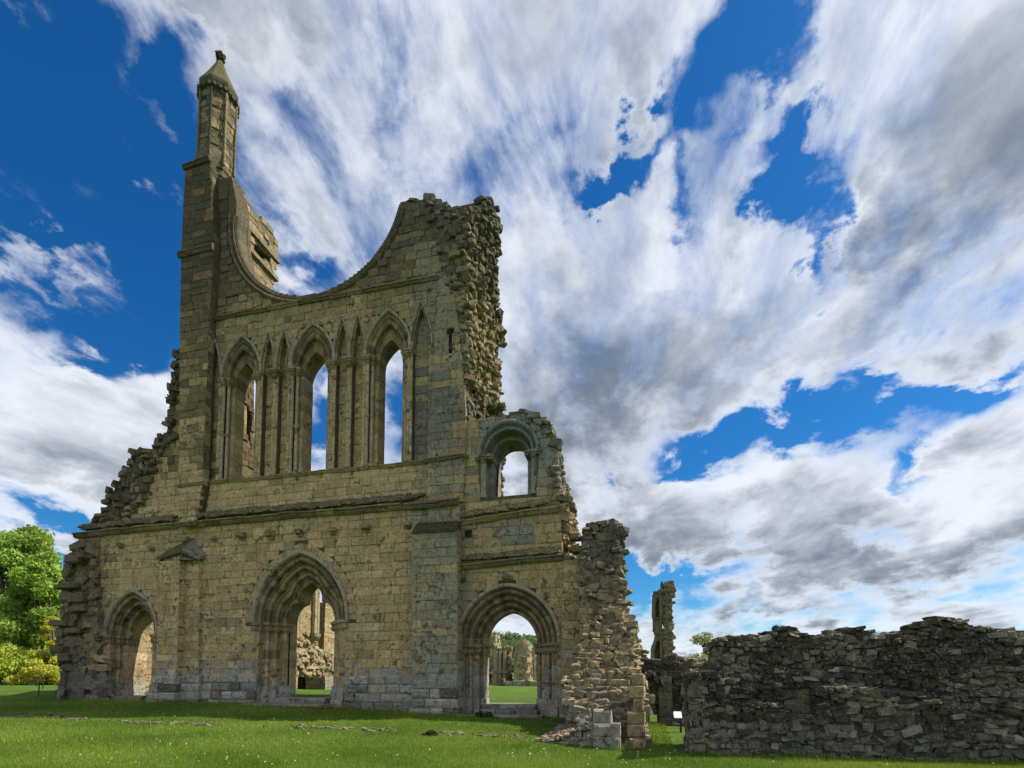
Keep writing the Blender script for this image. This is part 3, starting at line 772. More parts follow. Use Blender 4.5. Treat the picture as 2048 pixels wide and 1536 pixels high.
# pier at the left of the round window, with its offsets
fb = MB()
def pier_front():
    reg = Region([pierpoly]); fill_ashlar(ASH, reg, (0, -.30, 0), X, NF, rS, hmin=.3, hmax=.38, lmin=.34, lmax=.7, proud=(0, .02))
    c = MB(); core(c, reg, (0, -.30, 0), X, NF, .03, .36); 
    hi = [P(370, 332, -.3), P(380, 520, -.3), P(425, 520, -.3), P(420, 316, -.3)]
    core(c, Region([[P(363, 500, -.3), P(371, 332, -.3), P(420, 316, -.3), P(427, 500, -.3)]]), (0, -.30, 0), X, NF, .3, 2.0); c.build('pier_core', None, FR)
    # right-hand face
    for (pa, pb, y1) in (((405, 968), (418, 640), 0.03), ((418, 640), (428, 495), .03), ((428, 495), (420, 318), 2.0)):
        xa, za = P(*pa, -.3); xb, zb = P(*pb, -.3)
        k = max(1, int(abs(zb-za)/.34))
        z = min(za, zb); st_ = abs(zb-za)/k
        for i in range(k):
            zz = z+st_*i; x = xa+(xb-xa)*((zz-za)/(zb-za))
            y = -.28
            while y < y1-.05:
                l = min(rS.uniform(.35, .7), y1-y); 
                if y1-y-l < .2: l = y1-y
                v = ashlar((x, 0, 0), Y, NR, y+.004, y+l-.004, zz+.005, zz+st_-.005, rS.uniform(0, .02), rS)
                ASH.add(v, flip(AF) if False else AF, scol(x, zz, rS, dark=.1)); y += l
pier_front()
def offset_course(name, pts, y, d, h, dark=.6, li=.5, n=.8):
    """projecting weathered course made of separate long stones, pts in the plane of the wall"""
    root = None
    for (xa, za), (xb, zb) in zip(pts[:-1], pts[1:]):
        Lr = math.hypot(xb-xa, zb-za); k = max(1, round(Lr/n))
        for i in range(k):
            t0, t1 = i/k, (i+1)/k; x0, z0 = xa+(xb-xa)*t0+.004, za+(zb-za)*t0; x1, z1_ = xa+(xb-xa)*t1-.004, za+(zb-za)*t1
            dd = d*rS.uniform(.82, 1.1); a_ = rS.uniform(-.012, .012)
            sec = [(0.02, -h*.5), (-dd*.45, -h*.5), (-dd*.75, -h*.2), (-dd*.7, 0), (-dd, h*.08), (-dd, h*.32), (-dd*.25, h*.62), (0.02, h*.75)]
            v = [(x0, y+s_[0], z0+s_[1]+a_) for s_ in sec]+[(x1, y+s_[0]*rS.uniform(.9, 1.08), z1_+s_[1]+a_) for s_ in sec]; m_ = len(sec)
            f = [(j, (j+1) % m_, m_+(j+1) % m_, m_+j) for j in range(m_)]+[tuple(range(m_))[::-1], tuple(range(m_, 2*m_))]
            STR.add(v, f, scol((x0+x1)/2, (z0+z1_)/2, rS, dark=dark*rS.uniform(.7, 1.2), li=li))
STR = Stones('string_course_stone')
pl = lambda lst, y=0.: [P(*q, y) for q in lst]
offset_course('s', pl([(154, 1072), (250, 1062), (357, 1052)]), 0, .30, .26)
offset_course('s', pl([(354, 1051), (394, 1047)], -.3), -.3, .16, .2)
offset_course('s', pl([(388, 1050), (500, 1040), (600, 1030), (720, 1022), (852, 1011)]), 0, .30, .26)
offset_course('s', pl([(818, 1015), (918, 1004)], -.12), -.12, .26, .26)
offset_course('s', pl([(356, 972), (408, 966)], -.3), -.3, .12, .13, .4)
offset_course('s', pl([(398, 968), (520, 957), (640, 945), (760, 934), (860, 924)]), 0, .13, .15, .4)
offset_course('s', pl([(852, 922), (932, 911)], -.12), -.12, .14, .16, .4)
offset_course('s', pl([(418, 642), (600, 608), (760, 578), (877, 557)]), 0, .15, .16, .45)
offset_course('s', pl([(358, 511), (428, 495)], -.3), -.3, .16, .28, .4)
offset_course('s', pl([(368, 336), (421, 318)], -.3), -.3, .14, .22, .6)
offset_course('s', pl([(920, 1047), (1000, 1034), (1118, 1018)]), 0, .20, .22, .4)
offset_course('s', pl([(918, 1135), (1020, 1124), (1128, 1114)]), 0, .24, .24, .6)
STR.build(FR, 300)
# rough weathered masonry lying on the big ledges
def ledge(ptsA, y0, y1, hgt, n, dark=.75):
    for _ in range(n):
        t = rS.random()*(len(ptsA)-1); i = int(t); u = t-i
        x = ptsA[i][0]+(ptsA[i+1][0]-ptsA[i][0])*u; z = ptsA[i][1]+(ptsA[i+1][1]-ptsA[i][1])*u
        k = rS.random(); y = y0+(y1-y0)*k
        RUB.add(lump((x, y, z+.12+hgt*k), X, rS.uniform(.1, .28), rS.uniform(.06, .12), rS.uniform(.04, .08), rS), LF, scol(x, z, rS, dark=dark, li=.6))
ledge(pl([(170, 1066), (357, 1047)]), -.22, 0, .22, 130)
ledge(pl([(395, 1044), (600, 1026), (845, 1006)]), -.22, 0, .22, 260)
ledge(pl([(925, 1042), (1110, 1012)]), -.12, 0, .18, 60, .5)
ledge(pl([(925, 1130), (1120, 1110)]), -.15, 0, .16, 60, .6)

# right-hand buttresses: low deep one, flat one above
def buttress(poly_px, y, sx_px=None, colf=None, back=0., h=(.29, .37)):
    poly = [P(*q, y) for q in poly_px]; poly = [(a_, (-1. if b_ < .55 else b_)) for a_, b_ in poly]
    reg = Region([poly]); c = MB(); core(c, reg, (0, y, 0), X, NF, .03, back-y+.1); c.build('buttress_core', None, FR)
    fill_ashlar(ASH, reg, (0, y, 0), X, NF, rS, hmin=h[0], hmax=h[1], colf=colf)
    z0 = min(q[1] for q in poly); z1 = max(q[1] for q in poly)
    z = z0
    while z < z1-.1:
        hh = min(rS.uniform(*h), z1-z); iv = reg.iv(z+hh/2)
        if iv:
            v = ashlar((iv[-1][1], 0, 0), Y, NR, y+.0, back, z+.005, z+hh-.005, .01, rS); ASH.add(v, AF, (colf or scol)(iv[-1][1], z, rS))
            v = ashlar((iv[0][0], 0, 0), Y, NL, y+.0, back, z+.005, z+hh-.005, .01, rS); ASH.add(v, flip(AF), (colf or scol)(iv[0][0], z, rS))
        z += hh
gcol = lambda x, z, r: (lambda c: (*lerp3(c[:3], (.25, .26, .20), .35), .25+c[3]*.7))(scol(x, z, r))
buttress([(824, 1440), (824, 1062), (914, 1056), (917, 1440)], -.50, None, gcol)
buttress([(855, 1008), (855, 930), (877, 560), (886, 560), (912, 605), (920, 690), (928, 760), (932, 830), (931, 915), (925, 1003)], -.10, None, None, .0)
buttress([(855, 1052), (855, 1012), (919, 1006), (919, 1052)], -.12, None, gcol, .0)
# sloping top of the deep buttress
def weathering(pA, pB, y, ybk, rise, name='buttress_cap', c=(.07, .065, .03, .3)):
    mb = MB(); xa, za = pA; xb, zb = pB
    for k in range(3):
        t0, t1 = k/3, (k+1)/3+.08
        ya, yb = y+(ybk-y)*t0, y+(ybk-y)*t1
        v = [(xa-.05, ya-.05, za+rise*t0-.05), (xb+.05, ya-.05, zb+rise*t0-.05), (xb+.05, yb, zb+rise*t1), (xa-.05, yb, za+rise*t1),
             (xa-.05, ya-.05, za+rise*t0+.07), (xb+.05, ya-.05, zb+rise*t0+.07), (xb+.05, yb, zb+rise*t1+.07), (xa-.05, yb, za+rise*t1+.07)]
        mb.add(v, [(0, 3, 2, 1), (4, 5, 6, 7), (0, 1, 5, 4), (1, 2, 6, 5), (2, 3, 7, 6), (3, 0, 4, 7)], c)
    mb.build(name, None, FR)
weathering(P(828, 1066, -.5), P(913, 1060, -.5), -.52, -.1, .42)
# left low buttress with gabled cap and its narrower companion
buttress([(308, 1440), (312, 1330), (320, 1116), (359, 1112), (354, 1330), (352, 1440)], -.50)
buttress([(350, 1440), (356, 1330), (362, 1112), (398, 1110), (396, 1330), (394, 1440)], -.18)
gb = MB()
xa, za = P(319, 1120, -.5); xb, _ = P(364, 1115, -.5); xm, zm = P(362, 1090, -.1); xc, zc = P(400, 1116, -.2)
gb.add([(xa-.05, -.6, za-.03), (xb, -.62, za+.22), (xb+.1, .02, za+.95), (xa-.05, .02, za+.5), (xa-.05, -.6, za+.07), (xb, -.62, za+.34), (xb+.1, .02, za+1.05), (xa-.05, .02, za+.62)],
       [(0, 3, 2, 1), (4, 5, 6, 7), (0, 1, 5, 4), (1, 2, 6, 5), (2, 3, 7, 6), (3, 0, 4, 7)], (.12, .10, .045, .4))
gb.add([(xb, -.58, za+.24), (xc+.1, -.35, za-.05), (xc+.1, .02, za+.1), (xb+.12, .02, za+.9), (xb, -.58, za+.36), (xc+.12, -.35, za+.08), (xc+.12, .02, za+.24), (xb+.12, .02, za+1.04)],
       [(0, 3, 2, 1), (4, 5, 6, 7), (0, 1, 5, 4), (1, 2, 6, 5), (2, 3, 7, 6), (3, 0, 4, 7)], (.24, .22, .17, .7))
gb.add([(xa, -.5, za-.05), (xb, -.5, za-.05), (xb, -.5, za+.26), (xa, -.5, za+.0), (xa, .02, za-.05), (xc, .02, za-.05), (xb+.1, .02, za+.85), (xc, -.2, za-.05)],
       [(0, 1, 2, 3), (1, 7, 6, 2), (7, 5, 6), (0, 3, 6, 4)], (.2, .17, .11, .4))
gb.build('buttress_cap', None, FR)

# plinth
PLI = Stones('plinth_stone')
def plinth(pxa, pxb, y, zt, rows=4, d=.26, side=True):
    xa = P(pxa, 1380, y)[0]; xb = P(pxb, 1380, y)[0]
    for k in range(rows+1):
        e = y-d*(1-k/rows)**.8; z0 = zt-(rows-k)*.34-.34; z1 = z0+.34
        if k == rows: z0, z1, e = zt-.34, zt, y-.06
        x = xa-(.0 if not side else d*(1-k/rows)*.5)
        xe = xb+(.0 if not side else d*(1-k/rows)*.5)
        while x < xe-.01:
            l = min(rS.uniform(.4, .95), xe-x)
            if xe-x-l < .25: l = xe-x
            v = ashlar((0, e, 0), X, NF, x+.005, x+l-.005, z0+.006, z1-.006, rS.uniform(-.035, .035), rS, ch=.04, depth=.6, jit=.02)
            dk = rS.choice((0, 0, .1, .5, .8)) if 0 < k < rows else rS.choice((0, 0, .1))
            PLI.add(v, flip(AF), scol(x, .35, rS, dark=dk, li=1.)); x += l
plinth(303, 352, -.55, 1.36); plinth(352, 400, -.25, 1.40)
plinth(403, 512, -.05, 1.42, d=.30)
plinth(697, 826, -.05, 1.36, d=.36)
plinth(826, 914, -.55, 1.20, 4, d=.26)
plinth(195, 214, -.04, 1.30, d=.2)
PLI.build(FR, 300)

# corbels and putlog stones in a row under the ledge
for i, (px, py, s) in enumerate(((427, 1077, .7), (482, 1070, 1.1), (541, 1068, 1.2), (598, 1064, 1.), (665, 1060, .9), (732, 1054, 1.1), (815, 1049, .9), (890, 1042, .7), (372, 1079, 1.), (302, 1096, .7), (240, 1090, .8), (1012, 1153, 1.), (925, 1153, .9))):
    y = -.12 if px == 890 else 0
    x, z = P(px, py, y-.1); cb = MB(); c = scol(x, z, rS, dark=.5, li=.9)
    cb.add(lump((x, y-.10, z), X, .16*s, .17*s, .10*s, rS, .25, .1), LF, c); cb.add(lump((x+.02, y-.02, z-.13*s), X, .11*s, .10, .06*s, rS, .25, .1), LF, scol(x, z, rS, dark=.5))
    cb.build('corbel', None, FR)
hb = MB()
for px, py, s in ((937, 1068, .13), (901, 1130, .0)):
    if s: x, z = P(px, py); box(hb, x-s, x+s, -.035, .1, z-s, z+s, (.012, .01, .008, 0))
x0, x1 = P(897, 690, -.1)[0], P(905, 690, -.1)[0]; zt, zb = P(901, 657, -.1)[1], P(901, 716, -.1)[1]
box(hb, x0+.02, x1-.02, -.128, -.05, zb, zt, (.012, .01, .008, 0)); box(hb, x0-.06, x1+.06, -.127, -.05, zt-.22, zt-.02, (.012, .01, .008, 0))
hb.build('wall_slot_shade', None, FR)  # solid near-black boxes paint the shade inside the openings

# far left torn buttress
def row(py, l, rr, y, yb=None):
    x0, z = P(l, py, y); x1, _ = P(rr, py, y); return (z, x0, x1, y, yb if yb is not None else 1.4)
tb = MB()
tabL = sorted([row(1402, 104, 192, -.75), row(1375, 116, 192, -.6), (row(1340, 124, 192, -.35)), row(1300, 116, 190, -.25), row(1262, 113, 190, -.2), row(1235, 124, 190, -.2), row(1165, 131, 190, -.15), row(1110, 137, 190, -.1), row(1098, 152, 192, -.05)])
tabL[0] = (-.2, *tabL[0][1:])
chunk(tb, RUB, tabL, rS, rubcol(.42, .5), .34, faces='FRL', h=(.2, .38), l=(.28, .7))
tb.build('torn_wall_core', None, FR)
for px, py, w_, h_ in ((122, 1247, .5, .13), (140, 1172, .45, .14), (123, 1174, .25, .1), (120, 1300, .4, .15), (160, 1112, .5, .16), (150, 1118, .4, .2), (158, 1196, .35, .22), (160, 1218, .4, .14), (150, 1262, .45, .12), (133, 1315, .3, .2)):
    x, z = P(px, py, -.35); RUB.add(lump((x, -.32, z), X, w_, .25, h_, rS, .12, .06), LF, scol(x, z, rS, dark=.72, li=.5))

# stair turret: torn south side receding from the front
def side_slab(poly_px, u, thick, name, amp=.25, colf=None, holes=(), rub=(.10, .22), ash=False, ymin=-9):
    poly = [(max(ymin, a_), b_) for a_, b_ in (PS(*q, u) for q in poly_px)]; hs_ = [[PS(*q, u) for q in h_] for h_ in holes]
    c = MB(); core(c, Region([poly], hs_), (u, 0, 0), Y, NR, .01, thick*.45, col=(.15, .13, .08, .3)); core(c, Region([poly]), (u, 0, 0), Y, NR, thick*.45, thick); c.build(name, None, FR)
    if ash: fill_ashlar(ASH, Region([poly], hs_), (u, 0, 0), Y, NR, rS, hmin=.24, hmax=.34, lmin=.3, lmax=.6, colf=colf, proud=(-.02, .05))
    else: fill_rubble(RUB, Region([poly], hs_), (u, 0, 0), Y, NR, rS, rub, (.12, .40), amp, colf=colf, edge=.18, depth=.3)
ut = .16
mcol = lambda x, z, r: scol(x, z, r, dark=min(1, max(0, .68-.5*sm(18.5-z, 0, 2)*sm(z, 12.5, 14)+r.uniform(-.25, .25))), li=.35)  # mossy stone, also darkened in colour to stand for shade on the sun side
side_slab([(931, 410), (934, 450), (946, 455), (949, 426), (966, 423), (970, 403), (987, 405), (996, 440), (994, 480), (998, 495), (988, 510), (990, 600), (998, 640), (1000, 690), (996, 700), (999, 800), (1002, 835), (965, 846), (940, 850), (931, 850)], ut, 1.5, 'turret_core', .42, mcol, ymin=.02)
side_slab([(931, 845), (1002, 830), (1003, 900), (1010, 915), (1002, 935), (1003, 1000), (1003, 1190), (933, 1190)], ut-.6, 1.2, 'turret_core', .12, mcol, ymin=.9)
# aisle wall south end
side_slab([(1119, 935), (1119, 980), (1121, 1010), (1124, 1090), (1128, 1112), (1160, 1112), (1152, 1090), (1150, 1045), (1143, 1012), (1130, 975), (1126, 940), (1122, 925)], 3.80, 1.0, 'aisle_wall_core', .22, rubcol(.25, .3), ymin=.02)
for px, py in ((1141, 1016), (1138, 1012), (1150, 1075), (1155, 1100)):
    x, z = P(px, py, .6); RUB.add(lump((x, .6, z), X, .2, .25, .13, rS), LF, scol(x, z, rS, dark=.3))
# broken top course of the aisle window and of the turret
for _ in range(60):
    t = rS.uniform(.15, 1.0); x, z = interp([(0, *P(946, 846)), (.2, *P(985, 834)), (.45, *P(1046, 821)), (.65, *P(1080, 838)), (.85, *P(1104, 873)), (1, *P(1119, 930))], t)
    RUB.add(lump((x, rS.uniform(.1, 1.3), z+rS.uniform(-.1, .06)), X, rS.uniform(.1, .2), .15, rS.uniform(.07, .13), rS, .2, .3), LF, scol(x, z, rS, dark=.65, li=.5))
for _ in range(90):
    t = rS.random(); x, z = interp([(0, *P(800, 404)), (.3, *P(845, 398)), (.6, *P(880, 410)), (1, *P(930, 413))], t)
    RUB.add(lump((x, rS.uniform(.1, 1.3), z+rS.uniform(-.12, .06)), X, rS.uniform(.1, .25), .17, rS.uniform(.07, .15), rS, .2, .3), LF, scol(x, z, rS, dark=.7, li=.3))
# nave wall return behind the round window (faces south)
un = -10.8
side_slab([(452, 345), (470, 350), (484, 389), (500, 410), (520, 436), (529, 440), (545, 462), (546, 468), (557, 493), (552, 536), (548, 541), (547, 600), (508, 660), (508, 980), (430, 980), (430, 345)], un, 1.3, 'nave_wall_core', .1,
          lambda x, z, r: (lambda c, k: (c[0]*k, c[1]*k, c[2]*k, .35))(scol(-5, 14, r, dark=.2), (.40+.5*sm(z, 16.3, 17.6))*r.uniform(.75, 1.2)), holes=[[(508, 484), (509, 506), (540, 530), (540, 512)], [(487, 792), (487, 862), (500, 886), (503, 830)]], ash=True, ymin=.60)  # lower stones darkened in colour, standing in for shade
for (pa, pb, e) in (((470, 470), (553, 537), .16), ((474, 430), (557, 494), .12)):
    cb = MB(); ya, za = PS(*pa, un); yb, zb = PS(*pb, un)
    box(cb, un-.1, un+e, ya, yb, min(za, zb)-.1, min(za, zb)+.1, scol(-5, 15, rS, dark=.4, li=.4)); cb.build('nave_string_course', None, FR)

# broach turret
def octa(cx, cy, r_, z, rot=22.5): return [(cx+r_*math.cos(R(rot+45*k)), cy+r_*math.sin(R(rot+45*k)), z) for k in range(8)]
def prism(mb, rings, c):
    n = len(rings[0]); v = [p for g in rings for p in g]; f = []
    for i in range(len(rings)-1):
        for k in range(n): f.append((i*n+k, i*n+(k+1) % n, (i+1)*n+(k+1) % n, (i+1)*n+k))
    f += [tuple(range(n))[::-1], tuple((len(rings)-1)*n+k for k in range(n))]; mb.add(v, f, c)
TX, TY, TZ0, TZ1, TR = -12.20, .50, 24.6, 28.45, .76
tcore = MB(); prism(tcore, [octa(TX, TY, TR-.04, TZ0-.6), octa(TX, TY, TR-.08, TZ1)], (.13, .11, .07, .2)); tcore.build('turret_shaft_core', None, FR)
tcol = lambda x, z, r: scol(-10, 17+r.uniform(0, 2), r, dark=max(0, r.gauss(.5, .3)), li=.3, mul=1.25)
for k in range(8):
    p0 = octa(TX, TY, TR, 0)[k]; p1 = octa(TX, TY, TR, 0)[(k+1) % 8]
    a_ = Vector(p1)-Vector(p0); Lf = a_.length; a_.normalize(); n_ = Vector((a_.y, -a_.x, 0))
    reg = Region([[(0.0, TZ0-.3), (Lf, TZ0-.3), (Lf*.98, TZ1), (Lf*.02, TZ1)]])
    fill_ashlar(ASH, reg, (p0[0], p0[1], 0), tuple(a_), tuple(n_), rS, hmin=.22, hmax=.3, lmin=.25, lmax=.45, colf=lambda x, z, r: tcol(x, z, r), proud=(-.02, .03))
    sh = MB(); q = octa(TX, TY, TR+.03, 0)[k]; tube(sh, [(q[0], q[1], TZ0-.1), (q[0], q[1], TZ1-.45)], .055, tcol(0, 0, rS)); sh.build('angle_shaft', None, FR)
eb = MB(); prism(eb, [octa(TX, TY, TR+.02, TZ1-.42), octa(TX, TY, TR+.10, TZ1-.30), octa(TX, TY, TR+.04, TZ1-.22), octa(TX, TY, TR+.09, TZ1-.05), octa(TX, TY, TR+.10, TZ1+.08)], (.10, .085, .055, .3)); eb.build('turret_eaves', None, FR)
for k in range(24):
    q = Vector(octa(TX, TY, TR+.10, TZ1-.33)[k//3]).lerp(Vector(octa(TX, TY, TR+.10, TZ1-.33)[(k//3+1) % 8]), (k % 3+.5)/3)
    tb_ = MB(); tb_.add(lump(tuple(q), X, .06, .07, .09, rS), LF, (.09, .08, .05, .2)); tb_.build('eaves_block', None, FR)
rb = MB(); prism(rb, [octa(TX, TY, TR+.09, TZ1+.08), octa(TX, TY, .47, TZ1+.85), octa(TX, TY, .05, TZ1+1.85)], (.12, .11, .05, .2)); rb.build('turret_roof', None, FR)
fb = MB(); zf = TZ1+1.75
tube(fb, [(TX, TY, zf), (TX, TY, zf+.30)], .07, (.05, .045, .035, .1))
for k in range(6):
    a_ = k*math.pi/3; fb.add(lump((TX+.11*math.cos(a_), TY+.11*math.sin(a_), zf+.12), (math.cos(a_), math.sin(a_), 0), .09, .05, .07, rS, .3, .3), LF, (.05, .045, .035, .1))
for k in range(5):
    a_ = k*2*math.pi/5+.4; fb.add(lump((TX+.12*math.cos(a_), TY+.12*math.sin(a_), zf+.29), (math.cos(a_), math.sin(a_), 0), .10, .06, .07, rS, .3, .3), LF, (.05, .045, .035, .1))
fb.add(lump((TX, TY, zf+.40), X, .06, .06, .12, rS), LF, (.05, .045, .035, .1)); fb.build('finial', None, FR)
# sloped broach between square pier and octagon
bb = MB(); xa = P(370, 332, -.3)[0]; xb = P(421, 317, -.3)[0]; z_ = P(421, 317, -.3)[1]
oc = octa(TX, TY, TR+.02, z_+.75)
sq = []
for q in oc: sq.append((min(max(q[0]*1.0+(q[0]-TX)*.6, xa-.02), xb+.02), min(max(q[1]+(q[1]-TY)*.6, -.33), 1.9), z_-.02))
prism(bb, [sq, oc], (.15, .13, .085, .4)); bb.build('broach', None, FR)

# torn wall end at the right of the front
stb = MB()
tabS = sorted([(-.9, 4.7, 6.58, -4.75, 1.5), row(1490, 1178, 1286, -4.45), row(1440, 1150, 1284, -4.1), row(1400, 1124, 1281, -3.6), row(1368, 1126, 1278, -2.9), row(1345, 1150, 1274, -2.3), row(1290, 1160, 1264, -1.5), row(1222, 1165, 1247, -.8), row(1150, 1165, 1238, -.45), row(1100, 1165, 1238, -.15), row(1062, 1170, 1238, .1), row(1050, 1180, 1236, .2)])
chunk(stb, RUB, tabS, rS, lambda x, z, r: (lambda c, q: (*lerp3(c[:3], (.22, .19, .13), .45), .35+.3*sm(1.6-z, 0, 1)))(scol(5, z+.9 if z < 1.5 else 4, r, dark=max(0, .2+.65*sm(z, 4.2, 5.4)+.35*max(0, fn(x*2, z*2, 1))+r.uniform(-.2, .35))), 1.), .24, faces='FRL', h=(.10, .22), l=(.13, .42))
stb.build('torn_wall_core', None, FR)
# squared stones that survive in the torn end
for z0_, x0_, x1_, y_ in [(-.62+i*.33, 6.22+rS.uniform(-.10, .12), 6.58+rS.uniform(-.05, .03), -4.62+.12*i*.9) for i in range(6)]:
    v = ashlar((0, y_, 0), X, NF, x0_, x1_, z0_, z0_+.32, .04, rS, ch=.03, depth=.5); ASH.add(v, flip(AF), scol(5, 1.6+rS.random(), rS, dark=rS.uniform(.1, .5), li=.6))
    v = ashlar((x1_, 0, 0), Y, NR, y_-.02, y_+.55, z0_, z0_+.32, .03, rS, ch=.03, depth=.2); ASH.add(v, AF, scol(5, 3, rS, li=.3))
for (pa, pb, y_) in (((1186, 1502), (1240, 1474), -4.95), ((1186, 1474), (1240, 1447), -4.93), ((1186, 1447), (1222, 1420), -4.8)):
    x0_, z0_ = P(*pa, y_); x1_, z1_ = P(*pb, y_); v = ashlar((0, y_, 0), X, NF, x0_, x1_, z0_-(.15 if pa[1] > 1500 else 0), z1_-.01, .02, rS, ch=.03, depth=.7); ASH.add(v, flip(AF), scol(5, .6, rS, dark=rS.uniform(.1, .4), li=.9))
    v = ashlar((x1_, 0, 0), Y, NR, y_-.0, y_+.5, z0_-(.15 if pa[1] > 1500 else 0), z1_-.01, .01, rS, ch=.03, depth=.2); ASH.add(v, AF, scol(5, .4, rS, li=.8))
# strip of squared wall between door and torn end, with its splayed foot
buttress([(1118, 1440), (1122, 1290), (1128, 1120), (1166, 1120), (1166, 1300), (1160, 1440)], -.10, None, lambda x, z, r: scol(3.5, z, r, li=.3 if z > 1.5 else .9))
RUB.build(FR, 300); ASH.build(FR, 300); VOUS.build(FR, 300); JAMB.build(FR, 300)

# ------------------------------------------------------------------ other walls
rW = random.Random(21)
DK = flatcol((.125, .112, .082), .75, .35)
def dkcol(x, z, r):
    n = fn(x*1.3, z*2.1, 2); base = lerp3((.075, .068, .05), (.27, .24, .17), sm(n+r.gauss(0, .35), .0, .9))
    if z < .15: base = lerp3(base, (.30, .29, .25), .55*r.random())
    k = r.uniform(.7, 1.3)
    if r.random() < .07: base = lerp3(base, (.40, .39, .34), r.uniform(.3, .9))
    return (base[0]*k, base[1]*k, base[2]*k, r.uniform(.2, 1.))
def wall_thing(name, label, cat, loc, polys, y, th, colf, h=(.10, .22), l=(.14, .42), amp=.10, sub=(), ends=True, stone='rubble_stone', group=None, back=False):
    t = empty(name, loc, label, cat, group); st = Stones(stone); c = MB()
    reg = Region(polys, sub); core(c, reg, (0, y, 0), X, NF, .045, th, col=(.13, .11, .075, .3)); c.build('wall_core', None, t)
    fill_rubble(st, reg, (0, y, 0), X, NF, rW, h, l, amp, colf=colf, edge=.07)
    return t, st
# long dark range wall on the right
yb = -5.15
topR = [(1427, 1345), (1429, 1300), (1432, 1283), (1462, 1273), (1505, 1273), (1540, 1281), (1546, 1266), (1565, 1257), (1590, 1262), (1608, 1272), (1640, 1278), (1672, 1275), (1680, 1262), (1722, 1256), (1745, 1264), (1762, 1273), (1790, 1270), (1828, 1263), (1850, 1262), (1844, 1250), (1870, 1242), (1912, 1241), (1940, 1252), (1962, 1257), (2000, 1262), (2048, 1266), (2200, 1262), (2300, 1275), (2420, 1300)]
pol = [P(*q, yb) for q in [(1376, 1345)]+topR]; pol = [(pol[0][0], -.9)]+pol+[(pol[-1][0], -.9)]
niche_px = [(1567, 1442), (1567, 1374), (1640, 1374), (1640, 1442)]
RW, st = wall_thing('dark_rubble_wall', 'long low blackened rubble wall with ragged top, right of the grass passage', 'wall', (10, yb, -.5), [pol], yb, 1.1, dkcol, h=(.065, .15), l=(.09, .30), amp=.09, sub=[[P(*q, yb) for q in niche_px]])
ash2 = Stones('ashlar_block')
fill_ashlar(ash2, Region([[P(*q, yb+.08) for q in niche_px]]), (0, yb+.08, 0), X, NF, rW, .15, .21, .22, .42, colf=flatcol((.24, .22, .15), .3))
yf = -5.62
lowp = [(1376, 1352), (1400, 1347), (1440, 1356), (1490, 1375), (1492, 1402), (1545, 1412), (1560, 1441), (1640, 1447), (1641, 1383), (1660, 1378), (1700, 1379), (1790, 1386), (1850, 1400), (1912, 1414), (1914, 1450), (1990, 1452), (2010, 1436), (2048, 1410), (2200, 1400), (2420, 1405)]
polF = [P(*q, yf) for q in lowp]; polF = [(polF[0][0], -.9)]+polF+[(polF[-1][0], -.9)]
c = MB(); core(c, Region([polF]), (0, yf, 0), X, NF, .045, .8, col=(.13, .11, .075, .3)); c.build('wall_core', None, RW)
fill_rubble(st, Region([polF]), (0, yf, 0), X, NF, rW, (.08, .17), (.11, .36), .10, colf=dkcol, edge=.08)
xe, _ = P(1377, 1400, yf)
fill_rubble(st, Region([[(yf, -.9), (yf, 1.25), (yf+.5, 1.3), (yf+1.5, 1.3), (yf+1.5, -.9)]]), (xe+.05, 0, 0), Y, NL, rW, (.18, .30), (.3, .6), .05, colf=flatcol((.19, .17, .12), .4))
for k in range(5):
    v = ashlar((0, yf, 0), X, NF, xe, xe+rW.uniform(.3, .45), -.6+k*.31, -.31+k*.31, .05, rW, .03, .3); ash2.add(v, flip(AF), flatcol((.25, .23, .18), 1.)(0, 0, rW))
for i in range(170):                               # loose stones along the top
    pp = topR[1:-1]; t = rW.random()*(len(pp)-1); j = int(t); u = t-j
    x, z = P(pp[j][0]+(pp[j+1][0]-pp[j][0])*u, pp[j][1]+(pp[j+1][1]-pp[j][1])*u, yb)
    st.add(lump((x, yb+rW.uniform(.05, 1.), z+rW.uniform(-.05, .03)), X, rW.uniform(.07, .19), .14, rW.uniform(.03, .07), rW, .25, .2), LF, dkcol(x, z, rW))
for i in range(150):
    pp = lowp; t = rW.random()*(len(pp)-1); j = int(t); u = t-j
    x, z = P(pp[j][0]+(pp[j+1][0]-pp[j][0])*u, pp[j][1]+(pp[j+1][1]-pp[j][1])*u, yf)
    st.add(lump((x, yf+rW.uniform(.0, .35), z+rW.uniform(-.04, .03)), X, rW.uniform(.08, .19), .14, rW.uniform(.03, .07), rW, .25, .2), LF, dkcol(x, z, rW))
st.build(RW, 300); ash2.build(RW)

# wall with a low arch across the end of the passage
yp = 1.4
arch_px = [(1283, 1470), (1283, 1376), (1288, 1362), (1297, 1354), (1305, 1356), (1313, 1366), (1317, 1380), (1317, 1470)]
pol = [P(*q, yp) for q in [(1252, 1318), (1262, 1322), (1275, 1318), (1300, 1322), (1330, 1320), (1358, 1326), (1385, 1322), (1410, 1330), (1440, 1328), (1500, 1340)]]; pol = [(pol[0][0], -.9)]+pol+[(pol[-1][0], -.9)]
PW, st = wall_thing('passage_wall', 'low dark stone wall with a small arched doorway behind the grass passage', 'wall', (7, yp, -.4), [pol], yp, 1.0, dkcol, h=(.14, .26), l=(.2, .5), amp=.12, sub=[[P(*q, yp) for q in arch_px]])
for (a_, b_, yy) in (((1318, 1458), (1344, 1352), yp-.22), ((1372, 1458), (1400, 1370), yp-.1)):
    p0, p1 = P(*a_, yy), P(*b_, yy)
    fill_ashlar(st, Region([[(p0[0], -.8), (p0[0], p1[1]), (p1[0], p1[1]), (p1[0], -.8)]]), (0, yy, 0), X, NF, rW, .26, .34, .3, .55, colf=flatcol((.16, .145, .10), .5))
